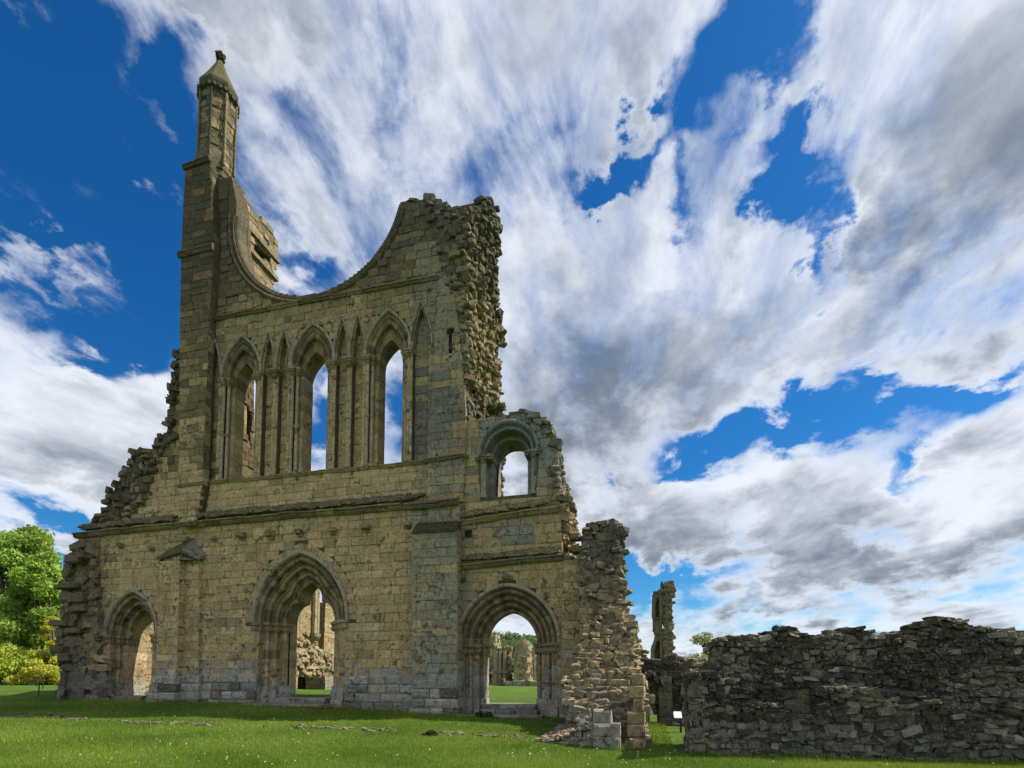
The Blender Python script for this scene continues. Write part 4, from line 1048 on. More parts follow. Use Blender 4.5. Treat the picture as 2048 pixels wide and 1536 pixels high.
for i in range(11):                                # long thin stones of the arch head
    t = i/10; px = 1281+38*t; pz = 1366-18*math.sin(math.pi*t); x, z = P(px, pz, yp); st.add(lump((x, yp-.05, z), (math.cos(1.57*(1-2*t)+1.57), 0, 0), .06, .3, .13, rW, .15, .1), LF, dkcol(x, z, rW))
for i in range(60):
    t = rW.random(); x, z = P(1258+180*t, 1322+4*math.sin(9*t), yp); st.add(lump((x, yp+rW.uniform(.0, .9), z+rW.uniform(-.1, .06)), X, rW.uniform(.1, .25), .17, rW.uniform(.06, .12), rW, .25, .3), LF, dkcol(x, z, rW))
st.build(PW, 300)
y2 = 7.0
pol = [P(*q, y2) for q in [(1265, 1345), (1300, 1338), (1335, 1340), (1335, 1425), (1265, 1425)]]; pol = [(a_, b_ if b_ > 0 else -.9) for a_, b_ in pol]
BW, st = wall_thing('inner_passage_wall', 'shadowed stone wall seen through the small arched doorway', 'wall', (7, y2, -.4), [pol], y2, .8, dkcol, h=(.2, .3), l=(.3, .6)); st.build(BW, 200)

# stub of standing wall just behind the torn end
y3 = 12.; pol = [P(*q, y3) for q in [(1262, 1345), (1262, 1278), (1272, 1277), (1280, 1290), (1287, 1302), (1287, 1345)]]
SW, st = wall_thing('wall_stub', 'small standing wall stub showing just right of the torn corner', 'wall', (pol[0][0], y3, 0), [[(a_, b_ if b_ > 2 else -.5) for a_, b_ in pol]], y3, .8, rubcol(.35, .3)); st.build(SW, 200)

# tall fragment of the transept in the distance
yt = 56.
TT = empty('distant_tower_fragment', (P(1320, 1330, yt)[0], yt, .4), 'tall narrow broken tower fragment standing far off above the dark wall', 'ruin')
out = [(1300, 1335), (1302, 1296), (1308, 1282), (1311, 1266), (1306, 1258), (1308, 1240), (1304, 1228), (1305, 1192), (1310, 1184), (1322, 1181), (1322, 1164), (1326, 1164), (1327, 1180), (1333, 1178), (1334, 1171), (1337, 1172), (1337, 1162), (1346, 1162), (1347, 1180), (1344, 1200), (1345, 1335)]
outp = [P(*q, yt) for q in out]; outp = [(a_, b_ if b_ > 3 else -.5) for a_, b_ in outp]
win = [P(*q, yt) for q in [(1325, 1266), (1325, 1246), (1330, 1243), (1332, 1248), (1332, 1266)]]
nich = [[P(*q, yt) for q in z_] for z_ in ([(1311, 1234), (1311, 1203), (1315, 1196), (1320, 1203), (1320, 1234)], [(1327, 1232), (1327, 1208), (1330, 1204), (1334, 1208), (1334, 1232)], [(1308, 1330), (1309, 1300), (1313, 1285), (1320, 1278), (1322, 1330)])]
c = MB(); core(c, Region([outp], [win]+nich), (0, yt, 0), X, NF, .1, .8, .25); core(c, Region([outp], [win, nich[1]]), (0, yt, 0), X, NF, .8, 1.8, .25); core(c, Region([outp], [win]), (0, yt, 0), X, NF, 1.8, 3.2, .25); c.build('tower_core', None, TT)
st = Stones('ashlar_block'); tc_ = flatcol((.20, .17, .11), .2, .2)
fill_ashlar(st, Region([outp], [win]+nich, ), (0, yt, 0), X, NF, rW, .45, .6, .5, 1.0, colf=tc_, proud=(-.05, .08))
st.build(TT, 300)
for zz in (P(1310, 1236, yt)[1], P(1310, 1268, yt)[1], P(1310, 1185, yt)[1]):
    mb = MB(); iv = Region([outp]).iv(zz-.1); box(mb, iv[0][0]-.15, iv[-1][1]+.1, yt-.3, yt+.3, zz-.15, zz+.12, (.11, .095, .065, .2)); mb.build('string_course', None, TT)
for px, z0_, z1_ in ((1322, 1335, 1182), (1335, 1335, 1180), (1308, 1258, 1190)):
    mb = MB(); x = P(px, 1300, yt)[0]; tube(mb, [(x, yt-.15, P(px, z0_, yt)[1]), (x, yt-.15, P(px, z1_, yt)[1])], .16, (.17, .145, .095, .2), 6); mb.build('wall_shaft', None, TT)
st2 = Stones('rubble_stone')
xr = max(q[0] for q in outp)
for i in range(150):
    z = rW.uniform(1, 14.6); st2.add(lump((Region([outp]).iv(z)[-1][1]-.1+rW.uniform(-.9, .2), yt-.05+rW.uniform(0, .3), z), X, .35, .3, .22, rW), LF, tc_(0, 0, rW))
st2.build(TT, 100)

# ruins of the nave seen through the right-hand doorway
yn = 46.
def pier(px0, px1, pyt, y, name, label, col, depth=3., group=None, jag=.3):
    x0, z0_ = P(px0, pyt, y); x1, _ = P(px1, pyt, y); t = empty(name, ((x0+x1)/2, y, .5), label, 'ruin', group); st = Stones('rubble_stone'); mb = MB()
    chunk(mb, st, [(.3, x0, x1, y, y+depth), ((z0_+.5)/2, x0+.05, x1-.02, y+.05, y+depth), (z0_, x0+.1*jag*4, x1-.15, y+.1, y+depth-.2)], rW, col, .22, faces='FRL', h=(.3, .5), l=(.4, .9)); mb.build('wall_core', None, t); st.build(t, 60); return t
lc = flatcol((.40, .34, .22), .5, .2); mc = flatcol((.27, .22, .13), .2, .2)
pier(964, 990, 1273, 55., 'nave_pier_stump', 'pale rubble stump at the left edge of the view through the round doorway', lc, 3.5)
w1 = pier(990, 1016, 1298, yn, 'nave_wall_fragment', 'brown wall with upright shafts seen through the round doorway', mc, 2.)
for px in (994, 1001, 1010):
    mb = MB(); x = P(px, 1340, yn)[0]; tube(mb, [(x, yn-.2, .5), (x, yn-.2, P(px, 1302, yn)[1])], .22, (.36, .30, .18, .3), 6); mb.build('wall_shaft', None, w1)
mb = MB(); a_, z_ = P(988, 1344, yn); b_, _ = P(1018, 1344, yn); box(mb, a_, b_, yn-.5, yn, z_-.15, z_+.15, (.3, .26, .17, .3)); mb.build('string_course', None, w1)
pier(1028, 1052, 1285, yn-2, 'nave_pier_stump', 'tallest broken rubble pier framed in the middle of the round doorway', lc, 4.)
w2 = pier(1053, 1090, 1304, yn+2, 'nave_wall_fragment', 'ragged pale wall at the right edge of the view through the round doorway', lc, 3.)
for i, px in enumerate((1057, 1064, 1070)):
    mb = MB(); x = P(px, 1340, yn+2)[0]; tube(mb, [(x, yn+1.7, .5), (x, yn+1.7, P(px, 1306, yn+2)[1])], .25, (.40, .34, .22, .3), 6); mb.build('wall_shaft', None, w2)
# low footing stones at the foot of those ruins
for i in range(9):
    px = 1005+i*8.5; x, y = P(px, 1362, yn-6)[0], yn-6
    o = MB(); o.add(lump((x, y, gz(x, y)+.28), X, .28, .3, rW.uniform(.25, .5), rW), LF, lc(0, 0, rW) if i % 3 else dkcol(0, 0, rW)); b_ = o.build('fallen_stone')
    tag(b_, ('dark', 'pale', 'pale')[i % 3]+' fallen stone below the nave ruins, '+('leftmost', 'second from the left', 'third from the left', 'fourth from the left', 'middle one', 'fourth from the right', 'third from the right', 'second from the right', 'rightmost')[i]+' of the row', 'stone', 'fallen stones below the nave ruins')

# north aisle wall, seen through the middle and left doorways
un = -17.6
NA = empty('north_aisle_wall', (un, 12, .5), 'sunlit tan inner wall with a tall window, seen through the middle doorway', 'wall')
st = Stones('rubble_stone'); sa = Stones('ashlar_block'); c = MB()
def dep(px): d = ray(px, 1362); t = (un-CAM[0])/d[0]; return CAM[1]+d[1]*t
full = [(1.2, -.2), (1.2, 6.2), (6, 6.4), (9, 5.6), (13.5, 6.0), (15.2, 9.4), (17.4, 9.6), (dep(634), 7.5), (dep(634), 3.6), (dep(646), 3.6), (dep(647), 7.4), (26, 6.5), (27, -.2)]
rough = [(14.6, 1.6), (14.9, 4.2), (dep(628), 5.0), (dep(634), 3.3), (dep(646), 3.2), (dep(652), 3.6), (27.5, 3.8), (27.5, 1.8)]
lowr = [(1.2, -.2), (1.2, 1.3), (5.5, 1.5), (5.5, -.2)]
core(c, Region([full]), (un, 0, 0), Y, NR, .06, 1.2, .15, col=(.25, .2, .12, .2)); c.build('wall_core', None, NA)
sc_ = flatcol((.36, .29, .17), .25, .16)
fill_ashlar(sa, Region([full], [rough]), (un, 0, 0), Y, NR, rW, .3, .4, .4, .8, colf=sc_)
fill_rubble(st, Region([rough]), (un, 0, 0), Y, NR, rW, (.15, .3), (.25, .6), .3, colf=flatcol((.36, .29, .18), .5, .3), depth=.3)
sa.build(NA, 200); st.build(NA, 200)
for yy, rr in ((dep(622), .20), (dep(628), .16)):
    mb = MB(); tube(mb, [(un+.15, yy, 4.6), (un+.15, yy, 8.6)], rr, (.42, .35, .22, .2)); mb.build('vaulting_shaft', None, NA)
    mb = MB(); tube(mb, [(un+.15, yy, 4.2), (un+.15, yy, 4.5), (un+.15, yy, 4.75)], [rr*.5, rr*1.6, rr*1.8], (.30, .25, .15, .2)); mb.build('corbel', None, NA)
x, y = P(622, 1375, 14.)[0], 14.; SB = empty('stone_block', (x, y, gz(x, y)), 'low grey squared block of masonry lying inside the middle doorway', 'stone')
st = Stones('ashlar_block'); x0_, x1_ = P(611, 1375, y)[0], P(650, 1375, y)[0]; zb_ = gz(x, y)-.1; zt_ = P(611, 1354, y)[1]
fill_ashlar(st, Region([[(x0_, zb_), (x0_, zt_), (x1_, zt_), (x1_, zb_)]]), (0, y, 0), X, NF, rW, .18, .24, .3, .5, colf=flatcol((.23, .21, .16), .7)); st.build(SB)
mb = MB(); box(mb, x0_, x1_, y+.02, y+.9, zb_, zt_, (.3, .27, .2, .7)); mb.build('block_core', None, SB)
x0_, x1_ = P(596, 1375, y)[0], P(610, 1375, y)[0]
mb = MB(); box(mb, x0_, x1_-.02, y-.05, y+.5, zb_, zt_+.02, (.012, .012, .011, 0)); o = mb.build('black_panel'); tag(o, 'small black square box standing against the grey block in the middle doorway', 'box')

# door steps
def steps(name, label, rows):
    t = empty(name, (rows[0][0], rows[0][2], rows[0][4]), label, 'steps')
    for (x0_, x1_, y0_, y1_, z_, h_) in rows:
        k = max(1, round((x1_-x0_)/.8)); x = x0_
        for i in range(k):
            l = (x1_-x0_)/k
            v = ashlar((0, y0_, 0), X, NF, x+.006, x+l-.006, z_-h_, z_, rW.uniform(-.02, .02), rW, .03, y1_-y0_, .012)
            link('step_stone', v, flip(AF), [flatcol((.26, .25, .21), .9)(0, 0, rW)]*12, STONE, t); x += l
    return t
steps('door_steps', 'worn grey stone steps up into the round-arched doorway', [(.82, 2.85, .15, 1.5, .30, .22), (.70, 3.0, -.35, .15, .12, .2), (.2, 3.3, -.95, -.35, -.02, .12)])
steps('door_sill', 'long flat threshold stone across the pointed middle doorway', [(-7.95, -5.62, .1, 1.2, .47, .3), (-8.6, -5.0, -.9, -.2, .27, .12)])
steps('door_sill', 'narrow threshold stone of the blocked-looking leftmost doorway', [(-16.0, -14.3, -.1, 1.0, .50, .3)])

# low foundation wall running out from the torn corner, and the line of stones in the turf
FW = empty('foundation_wall', (4.6, -3.8, -.5), 'low stub of foundation wall topped with loose brown rubble, right foreground', 'wall')
st = Stones('rubble_stone'); c = MB()
A, B, C_, D = PG(1068, 1484, -.48), PG(1186, 1494, -.52), PG(1180, 1440, .0), PG(1105, 1445, -.15)
x0_, x1_ = A[0], 5.28
def topz(x, y): return gz(x, y)+.02+.50*sm(x, 3.9, 5.1)*(.75+.25*fn(x*3, y*3))
for i in range(26):
    for j in range(22):
        x = 3.75+i*(5.28-3.75)/25+rW.uniform(-.04, .04); y = -4.75+j*2.5/21+rW.uniform(-.05, .05)
        if x < 3.8+.35*(y+4.75)/2.5: continue
        z = topz(x, y)
        col_ = flatcol((.24, .17, .115), .3, .35)(0, 0, rW) if rW.random() < .65 else flatcol((.40, .37, .31), .8, .2)(0, 0, rW)
        st.add(lump((x, y, z+rW.uniform(-.04, .02)), (math.cos(i*j), math.sin(i*j), 0), rW.uniform(.03, .11), rW.uniform(.03, .09), rW.uniform(.02, .05), rW, .25, .3), LF, col_)
for i in range(24):
    x = 3.8+i*1.46/23; box(c, x-.04, x+.04, -4.72+0, -2.2, -1.0, topz(x, -4.)-.04, (.15, .11, .07, .2))
c.build('wall_core', None, FW)
fill_rubble(st, Region([[(3.8, -.9), (3.8, -.5), (4.4, -.42), (5.28, -.02), (5.28, -.9)]]), (0, -4.75, 0), X, NF, rW, (.07, .14), (.14, .34), .05, colf=flatcol((.36, .34, .28), .9), depth=.14)
fill_rubble(st, Region([[(-4.75, -.9), (-4.75, -.02), (-2.3, .05), (-2.3, -.9)]]), (5.30, 0, 0), Y, NR, rW, (.08, .16), (.14, .34), .05, colf=flatcol((.46, .44, .39), .9), depth=.14)
st.build(FW, 300)
FT = empty('buried_wall_line', (-4, -5, 0), 'broken line of flat stones showing through the turf in front of the church', 'footing')
line = [(0, 1431), (80, 1434), (170, 1438), (240, 1444), (330, 1447), (430, 1449), (520, 1452), (620, 1455), (760, 1460), (900, 1467), (1060, 1476)]
st = Stones('paving_stone')
def gpt(px, py):
    d = ray(px, py); t = 4.
    while t < 160:
        x, y, z = (CAM[i]+d[i]*t for i in range(3))
        if z <= gz(x, y): break
        t *= 1.004
    return x, y, gz(x, y)
for i in range(560):
    t = rW.random()*(len(line)-1); j = int(t); u = t-j
    px = line[j][0]+(line[j+1][0]-line[j][0])*u; py = line[j][1]+(line[j+1][1]-line[j][1])*u
    den_ = .5+.5*math.sin(px*.021)+.35*math.sin(px*.05+1)
    if px < 560 and px > 440: den_ *= .5
    if rW.random() > max(.08, den_): continue
    x, y, z = gpt(px, py+rW.gauss(0, 1.4)); s_ = rW.uniform(.03, .10)
    st.add(lump((x, y, z-.008), X, s_*1.5, s_*.9, .03, rW, .3, .3), LF, flatcol((.21, .20, .14), .5, .3)(0, 0, rW) if rW.random() < .6 else flatcol((.12, .11, .06), .2, .3)(0, 0, rW))
st.build(FT, 300)
x, y, z = gpt(862, 1470); mb = MB()
for i in range(26): a_ = rW.random()*6.28; q = rW.random(); mb.add(lump((x+.22*q*math.cos(a_), y+.16*q*math.sin(a_), z+.10*(1-q)), X, .05, .05, .04, rW, .3, .5), LF, flatcol((.035, .025, .017), 0)(0, 0, rW))
tag(mb.build('mole_hill'), 'small heap of dark earth on the turf line, foreground centre', 'mole hill')

# information board
x, y = P(1361, 1440, -1.6)[0], -1.6; IB = empty('information_board', (x, y, gz(x, y)), 'small white sloping information board on a dark post by the passage', 'sign')
WH = plain('white_board', (.80, .82, .84), .5, .03); PO = plain('dark_post', (.03, .03, .028), .6, .1)
mb = MB(); z0_ = gz(x, y); zt_ = P(1355, 1424, y)[1]; zb_ = P(1355, 1435, y)[1]; xl, xr_ = P(1348, 1430, y)[0], P(1364, 1430, y)[0]
v = [(xl, y-.05, zb_), (xr_, y-.05, zb_), (xr_-.01, y+.22, zt_), (xl-.0, y+.22, zt_)]; mb.add(v+[(a_, b_, c_-.025) for a_, b_, c_ in v], [(0, 1, 2, 3), (7, 6, 5, 4), (0, 4, 5, 1), (1, 5, 6, 2), (2, 6, 7, 3), (3, 7, 4, 0)], (1, 1, 1, 1)); mb.build('board', WH, IB)
mb = MB(); box(mb, xr_-.07, xr_-.01, y, y+.06, z0_-.1, zb_-.02, (1, 1, 1, 1)); mb.build('post', PO, IB)

# rope fence left of the front
for i, (px, py, pt_) in enumerate(((163, 1397, 1361), (77, 1393, 1362), (72, 1374, 1355), (85, 1378, 1352))):
    x, y, z = gpt(px, py); mb = MB(); h_ = CAM[2]-(pt_-1362)/1060*math.hypot(x-CAM[0], y-CAM[1])-z
    tube(mb, [(x, y, z-.1), (x+(.12 if i > 1 else 0), y, z+max(.7, h_))], .03, (1, 1, 1, 1), 6); o = mb.build('fence_post', PO)
    tag(o, ['thin dark post standing against the foot of the torn left corner', 'thin dark post on the lawn left of the church, nearest of three', 'leftmost thin dark post beyond the lawn', 'leaning thin dark post near the torn left corner'][i], 'post', 'thin fence posts')
pa, pb = gpt(77, 1393), gpt(163, 1397); mb = MB()
tube(mb, [tuple(pa[k]+(pb[k]-pa[k])*t+(0 if k < 2 else .75-.5*t*(1-t)) for k in range(3)) for t in [i/10 for i in range(11)]], .012, (1, 1, 1, 1), 5); tag(mb.build('rope', PO), 'thin dark rope slung between the fence posts on the left', 'rope')
# low green barrier far left
x0_, x1_ = P(-60, 1370, 16)[0], P(70, 1370, 16)[0]; GN = plain('green_mesh', (.03, .16, .09), .7, .2)
bt = empty('green_barrier', (x0_, 16, .6), 'low green mesh barrier at the far left edge below the trees', 'fence')
mb = MB(); box(mb, x0_, x1_, 16, 16.03, .75, 1.02, (1, 1, 1, 1)); mb.build('mesh_panel', GN, bt)
for k in range(9): x = x0_+(x1_-x0_)*k/8; mb = MB(); box(mb, x-.02, x+.02, 15.98, 16.0, .5, 1.08, (1, 1, 1, 1)); mb.build('post', PO, bt)

# ------------------------------------------------------------------ person far inside
def person():
    x = P(981, 1360, 50.)[0]; y = 50.; z = gz(x, y); SKIN = plain('skin', (.45, .28, .2), .6, .05); BL = plain('black_clothes', (.012, .012, .014), .8, .1)
    root = empty('person', (x, y, z), 'person in black clothes standing on the sunlit grass inside the round doorway', 'person')
    def skin(name, V, E, Rd, mat):
        me = bpy.data.meshes.new(name); me.from_pydata(V, E, []); me.materials.append(mat); o = bpy.data.objects.new(name, me); COL.objects.link(o); o.parent = root
        m_ = o.modifiers.new('s', 'SKIN'); ly = me.skin_vertices[0].data if me.skin_vertices else None
        if ly is None:
            bm_ = __import__('bmesh').new(); bm_.from_mesh(me); bm_.verts.layers.skin.verify(); bm_.to_mesh(me); bm_.free(); ly = me.skin_vertices[0].data
        for i, q in enumerate(Rd): ly[i].radius = q
        ly[0].use_root = True; s_ = o.modifiers.new('d', 'SUBSURF'); s_.levels = s_.render_levels = 1; return o
    V = [(0, 0, .95), (0, 0, 1.15), (0, 0, 1.40), (0, 0, 1.50), (0, 0, 1.56), (.10, 0, .88), (.12, .02, .48), (.13, 0, .06), (.14, -.12, .04), (-.10, 0, .88), (-.13, -.05, .48), (-.14, .05, .06), (-.15, -.07, .04),
         (.19, 0, 1.38), (.25, .02, 1.10), (.24, -.10, .88), (-.19, 0, 1.38), (-.26, 0, 1.10), (-.25, -.05, .86)]
    E_ = [(0, 1), (1, 2), (2, 3), (3, 4), (0, 5), (5, 6), (6, 7), (7, 8), (0, 9), (9, 10), (10, 11), (11, 12), (2, 13), (13, 14), (14, 15), (2, 16), (16, 17), (17, 18)]
    Rd = [(.15, .11), (.14, .10), (.16, .11), (.07, .07), (.06, .06), (.10, .10), (.065, .065), (.05, .05), (.045, .03), (.10, .10), (.065, .065), (.05, .05), (.045, .03), (.07, .07), (.05, .05), (.04, .04), (.07, .07), (.05, .05), (.04, .04)]
    skin('body', V, E_, Rd, BL)
    skin('head', [(0, 0, 1.55), (0, -.01, 1.63), (0, 0, 1.72)], [(0, 1), (1, 2)], [(.055, .055), (.085, .10), (.07, .08)], SKIN)
    skin('hair', [(0, .03, 1.66), (0, .02, 1.755)], [(0, 1)], [(.09, .10), (.06, .07)], BL)
    for s in (1, -1):
        hx, hy, hz = (.24, -.10, .88) if s > 0 else (-.25, -.05, .86)
        V = [(hx, hy, hz), (hx, hy-.01, hz-.08)]; E_ = [(0, 1)]; Rd = [(.03, .02), (.035, .018)]
        for k in range(4): V += [(hx-.02+.014*k, hy-.015, hz-.13), (hx-.02+.014*k, hy-.03, hz-.17+.01*abs(k-1))]; n_ = len(V); E_ += [(1, n_-2), (n_-2, n_-1)]; Rd += [(.008, .008)]*2
        V += [(hx-s*.04, hy-.03, hz-.08), (hx-s*.045, hy-.04, hz-.12)]; n_ = len(V); E_ += [(0, n_-2), (n_-2, n_-1)]; Rd += [(.01, .01)]*2
        skin('hand', V, E_, Rd, SKIN)
person()

# ------------------------------------------------------------------ trees and hill
nr = np.random.default_rng(3)
def leaves(name, centers, size, col, n, parent=None, jitc=.25, sun=False, flat=.0):
    """n small leaf faces spread through a set of ellipsoid clumps (x,y,z,rx,ry,rz)"""
    C_ = np.array(centers, dtype=float); vol = C_[:, 3]*C_[:, 4]*C_[:, 5]; vol = vol**.72
    k = nr.choice(len(C_), n, p=vol/vol.sum())
    d = nr.normal(size=(n, 3)); d /= np.linalg.norm(d, axis=1)[:, None]; rad = nr.random(n)**.38*(1+.12*nr.normal(size=n))
    p = C_[k, :3]+d*rad[:, None]*C_[k, 3:6]
    a = nr.normal(size=(n, 3)); a /= np.linalg.norm(a, axis=1)[:, None]; b = np.cross(a, nr.normal(size=(n, 3))); b /= np.linalg.norm(b, axis=1)[:, None]
    s = (size*nr.uniform(.6, 1.4, n))[:, None]
    v = np.stack([p-a*s, p+b*s*.5, p+a*s, p-b*s*.5], axis=1).reshape(-1, 3)
    me = bpy.data.meshes.new(name); me.vertices.add(4*n); me.vertices.foreach_set('co', v.ravel().astype(np.float32))
    me.loops.add(4*n); me.loops.foreach_set('vertex_index', np.arange(4*n, dtype=np.int32)); me.polygons.add(n); me.polygons.foreach_set('loop_start', np.arange(0, 4*n, 4, dtype=np.int32))
    cl = nr.uniform(1-jitc, 1+jitc, (len(C_), 1))[k]*nr.uniform(1-jitc, 1+jitc, (n, 1)); c = np.array(col)[None, :]*cl; yel = nr.random((n, 1))*.35; c = c*(1+yel*np.array([[.8, .2, -.3]]))
    c4 = np.concatenate([np.repeat(c, 4, 0), np.ones((4*n, 1))], 1).astype(np.float32)
    at = me.color_attributes.new('Col', 'FLOAT_COLOR', 'POINT'); at.data.foreach_set('color', c4.ravel()); me.materials.append(LEAF); me.update(calc_edges=True)
    o = bpy.data.objects.new(name, me); COL.objects.link(o)
    if parent is not None: attach(o, parent)
    return o
def tree(name, label, x, y, h, rad, col, n, size, base=.25, group=None, nb=26, squash=1., cat='tree'):
    z0 = gz(x, y); t = empty(name, (x, y, z0), label, cat, group); r = random.Random(int(abs(x*13+y*7))); cs = []; mb = MB()
    tube(mb, [(x, y, z0-.3), (x+.1, y, z0+h*.2), (x+.2, y+.1, z0+h*.45), (x, y, z0+h*.75)], [h*.03, h*.024, h*.015, h*.005], (1, 1, 1, 1), 8)
    for i in range(nb):
        a_ = r.random()*6.283; f = r.uniform(base, .93); w_ = rad*math.sin(math.pi*min(.97, .12+.86*((f-base)/(1-base))**.8))**.6*r.uniform(.45, .85)
        q = (x+w_*math.cos(a_), y+w_*math.sin(a_), z0+h*f); rr = rad*r.uniform(.26, .44)*(1.15-.45*f); cs.append((*q, rr, rr, rr*.75*squash))
        tube(mb, [(x+.15, y, z0+h*f*.6), tuple((q[k]*.6+(x, y, z0+h*f*.75)[k]*.4) for k in range(3)), q], [h*.008, h*.005, h*.002], (1, 1, 1, 1), 5)
    mb.build('trunk', BARK, t); leaves('crown', cs, size, col, n, t); return t
G1 = (.17, .26, .04); G2 = (.10, .17, .035); YL = (.42, .38, .04)
tree('willow_tree', 'tall pale green leafy tree cut by the left edge', P(10, 1300, 24)[0], 24, 17.8, 5.6, (.21, .35, .065), 60000, .20, .06, nb=60)
tree('willow_tree', 'pale green tree whose rounded crown touches the torn left corner', P(80, 1300, 22)[0], 22, 13.6, 3.6, (.22, .36, .06), 46000, .18, .06, nb=50)
tree('yellow_shrub', 'bright yellow leaved shrub by the foot of the torn left corner', P(103, 1300, 18)[0], 18, 6.6, 1.2, (.48, .48, .05), 9000, .11, .10, nb=16, cat='shrub')
tree('bush', 'low yellow green bush below the willows at the left edge', P(15, 1300, 17)[0], 17, 3.4, 3.6, (.33, .43, .06), 14000, .12, .02, nb=26, cat='bush', squash=.8)
tree('bush', 'low olive bush between the yellow shrub and the left trees', P(75, 1300, 17)[0], 17.5, 3.0, 2.4, (.36, .39, .06), 9000, .11, .02, nb=18, cat='bush', squash=.8)
tree('ash_tree', 'green tree showing through the window beyond the middle doorway', -31, 30, 12, 4.5, (.30, .42, .06), 22000, .20, .1, nb=30)
tree('ash_tree', 'small pale tree top showing over the dark wall by the distant tower', P(1415, 1330, 40)[0], 40, 5.9, 2.3, (.26, .30, .10), 3600, .12, .3, nb=18)
tree('thorn_bush', 'sparse twiggy bush top left of the pale tree behind the dark wall', P(1387, 1330, 40)[0], 40, 4.2, .9, (.26, .28, .12), 500, .09, .4, nb=9, cat='bush')
# wooded hill far off
hv = []; nx, ny = 60, 24
for j in range(ny):
    for i in range(nx):
        x = -260+i*8; y = 230+j*12; hh = 27*math.exp(-((x+100)/95)**2)*math.exp(-((y-350)/70)**2)*(1+.08*fn(x*.05, y*.05)); hv.append((x, y, gz(x, y)-.3+hh))
hf = [(j*nx+i, j*nx+i+1, (j+1)*nx+i+1, (j+1)*nx+i) for j in range(ny-1) for i in range(nx-1)]
tag(link('hill', hv, hf, None, LAWN, None, True), 'low grassy hill rising beyond the ruins', None, None, 'structure')
def hz(x, y): return gz(x, y)-.3+27*math.exp(-((x+100)/95)**2)*math.exp(-((y-350)/70)**2)*(1+.08*fn(x*.05, y*.05))
cs = []
for i in range(900):
    x = nr.uniform(-210, -12); y = nr.uniform(262, 360); s_ = nr.uniform(2.6, 4.6); cs.append((x, y, hz(x, y)+s_*.8, s_, s_, s_*1.1))
o = leaves('hill_woodland', cs, .95, (.12, .19, .075), 90000, None, .3); tag(o, 'dense dark green woodland covering the far hill', 'woodland', None, 'stuff')  # leaf colour paled towards blue-green to stand for distance haze
# plant tufts
def tuft(name, label, x, y, z, r_, n, col=(.10, .14, .03), cat='plant', size=.07):
    o = leaves(name, [(x+random.Random(i).uniform(-r_, r_), y, z+random.Random(i+9).uniform(-r_, r_), r_*.6, r_*.5, r_*.6) for i in range(6)], size, col, n); tag(o, label, cat)
x, z = P(990, 812, .6); tuft('wall_plant', 'green tuft of plants growing where the tower meets the small arch', x, .7, z, .28, 700, (.12, .15, .035))
x, y, z = gpt(186, 1392); tuft('ground_plant', 'dark green weed at the foot of the left doorway', x, y-.3, z+.2, .28, 500, (.03, .07, .02))
x, y, z = gpt(985, 1436); tuft('ground_plant', 'green weeds growing beside the steps of the round-arched doorway', x-.3, y, z+.08, .22, 500, (.05, .10, .02))
x, y, z = gpt(1268, 1492); tuft('ground_plant', 'grassy tuft at the foot of the torn corner', x, y-.1, z+.08, .18, 300, (.06, .13, .02))
for _ in range(1):
    x, z = P(1046, 832, .3)

# ------------------------------------------------------------------ grass
ng = 330000
u = nr.random(ng*3); dpt = 8.0*(26/8.0)**(nr.random(ng*3)**1.15); lat = nr.uniform(-1.05, 1.08, ng*3)*dpt*(1024/1060)
fx, fy = -math.sin(TH), math.cos(TH)
xx = CAM[0]+fx*dpt+math.cos(TH)*lat; yy = CAM[1]+fy*dpt+math.sin(TH)*lat
ok = ((yy < -.62) | ((xx > 6.7) & (xx < 8.3) & (yy < 1.2))) & ~((xx > 7.3) & (yy > -5.75)) & ~((xx > 3.7) & (xx < 6.7) & (yy > -4.8))
xx, yy, dpt = xx[ok][:ng], yy[ok][:ng], dpt[ok][:ng]; n = len(xx)
gv_ = np.vectorize(gz); zz = gv_(xx, yy)
edge_ = ((yy > -1.0-.3*np.sin(xx*3)) | ((xx > 7.3) & (yy > -5.98)) | ((xx > 5.2) & (xx < 6.9) & (yy > -5.15))) & (nr.random(n) < .6)
hgt = nr.uniform(.025, .075, n)*np.where(edge_, 2.3, 1.0)*(1+.6*(np.sin(xx*2.1+yy)*np.sin(yy*2.7-xx*.7) > .55)); wd = .0022*dpt/9+.0015*nr.random(n)*dpt/6
an = nr.random(n)*6.283; lx, ly = nr.normal(size=n)*.018, nr.normal(size=n)*.018
v = np.stack([np.stack([xx-np.cos(an)*wd, yy-np.sin(an)*wd, zz-.01], 1), np.stack([xx+np.cos(an)*wd, yy+np.sin(an)*wd, zz-.01], 1), np.stack([xx+lx, yy+ly, zz+hgt], 1)], 1).reshape(-1, 3)
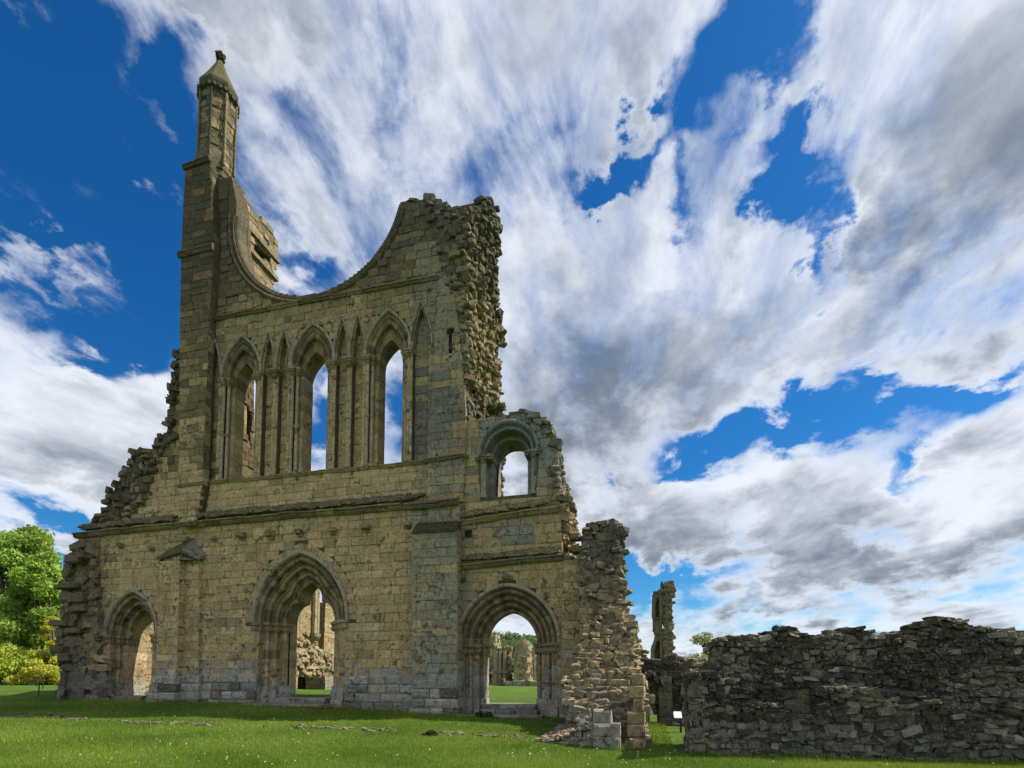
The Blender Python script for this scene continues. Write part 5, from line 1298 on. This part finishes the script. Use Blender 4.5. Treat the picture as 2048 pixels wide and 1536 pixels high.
me = bpy.data.meshes.new('grass'); me.vertices.add(3*n); me.vertices.foreach_set('co', v.ravel().astype(np.float32)); me.loops.add(3*n); me.loops.foreach_set('vertex_index', np.arange(3*n, dtype=np.int32))
me.polygons.add(n); me.polygons.foreach_set('loop_start', np.arange(0, 3*n, 3, dtype=np.int32))
pt = .5+.5*np.sin(xx*.9+1.3*np.sin(yy*.7))*np.sin(yy*1.1+.8*np.sin(xx*.5)); base = np.array([[.105, .20, .016]])*(1-pt[:, None])+np.array([[.25, .34, .04]])*pt[:, None]
base = base*nr.uniform(.55, 1.4, (n, 1)); dry = nr.random(n) < .06; base[dry] = np.array([.26, .25, .09])
c4 = np.concatenate([np.repeat(base, 3, 0), np.ones((3*n, 1))], 1).astype(np.float32); at = me.color_attributes.new('Col', 'FLOAT_COLOR', 'POINT'); at.data.foreach_set('color', c4.ravel())
me.materials.append(LEAF); me.update(calc_edges=True); o = bpy.data.objects.new('grass', me); COL.objects.link(o); tag(o, 'short green grass of the lawn in front of the church', 'grass', None, 'stuff')
mb = MB(); rd = random.Random(8)
for i in range(260):
    px = rd.uniform(0, 2048) if rd.random() < .5 else rd.choice((rd.uniform(1000, 1400), rd.uniform(150, 700))); py = rd.uniform(1412, 1536)
    x, y, z = gpt(px, py)
    if y > -.9 or (x > 7.3 and y > -5.75) or (3.7 < x < 6.7 and y > -4.9): continue
    yl = rd.random() < .25; s_ = rd.uniform(.010, .018); k = 6; cc = (.75, .6, .06, 1) if yl else (.8, .8, .78, 1)
    tx, ty = rd.uniform(-.5, .5), rd.uniform(-.9, .0); v = [(x, y, z+.07)]+[(x+s_*math.cos(j*6.283/k), y+s_*math.sin(j*6.283/k), z+.062+tx*s_*math.cos(j*6.283/k)+ty*s_*math.sin(j*6.283/k)*-1) for j in range(k)]
    mb.add(v, [(0, j+1, (j+1) % k+1) for j in range(k)], cc)
tag(mb.build('daisies', LEAF), 'white daisies and a few yellow flowers dotted over the lawn', 'flowers', None, 'stuff')
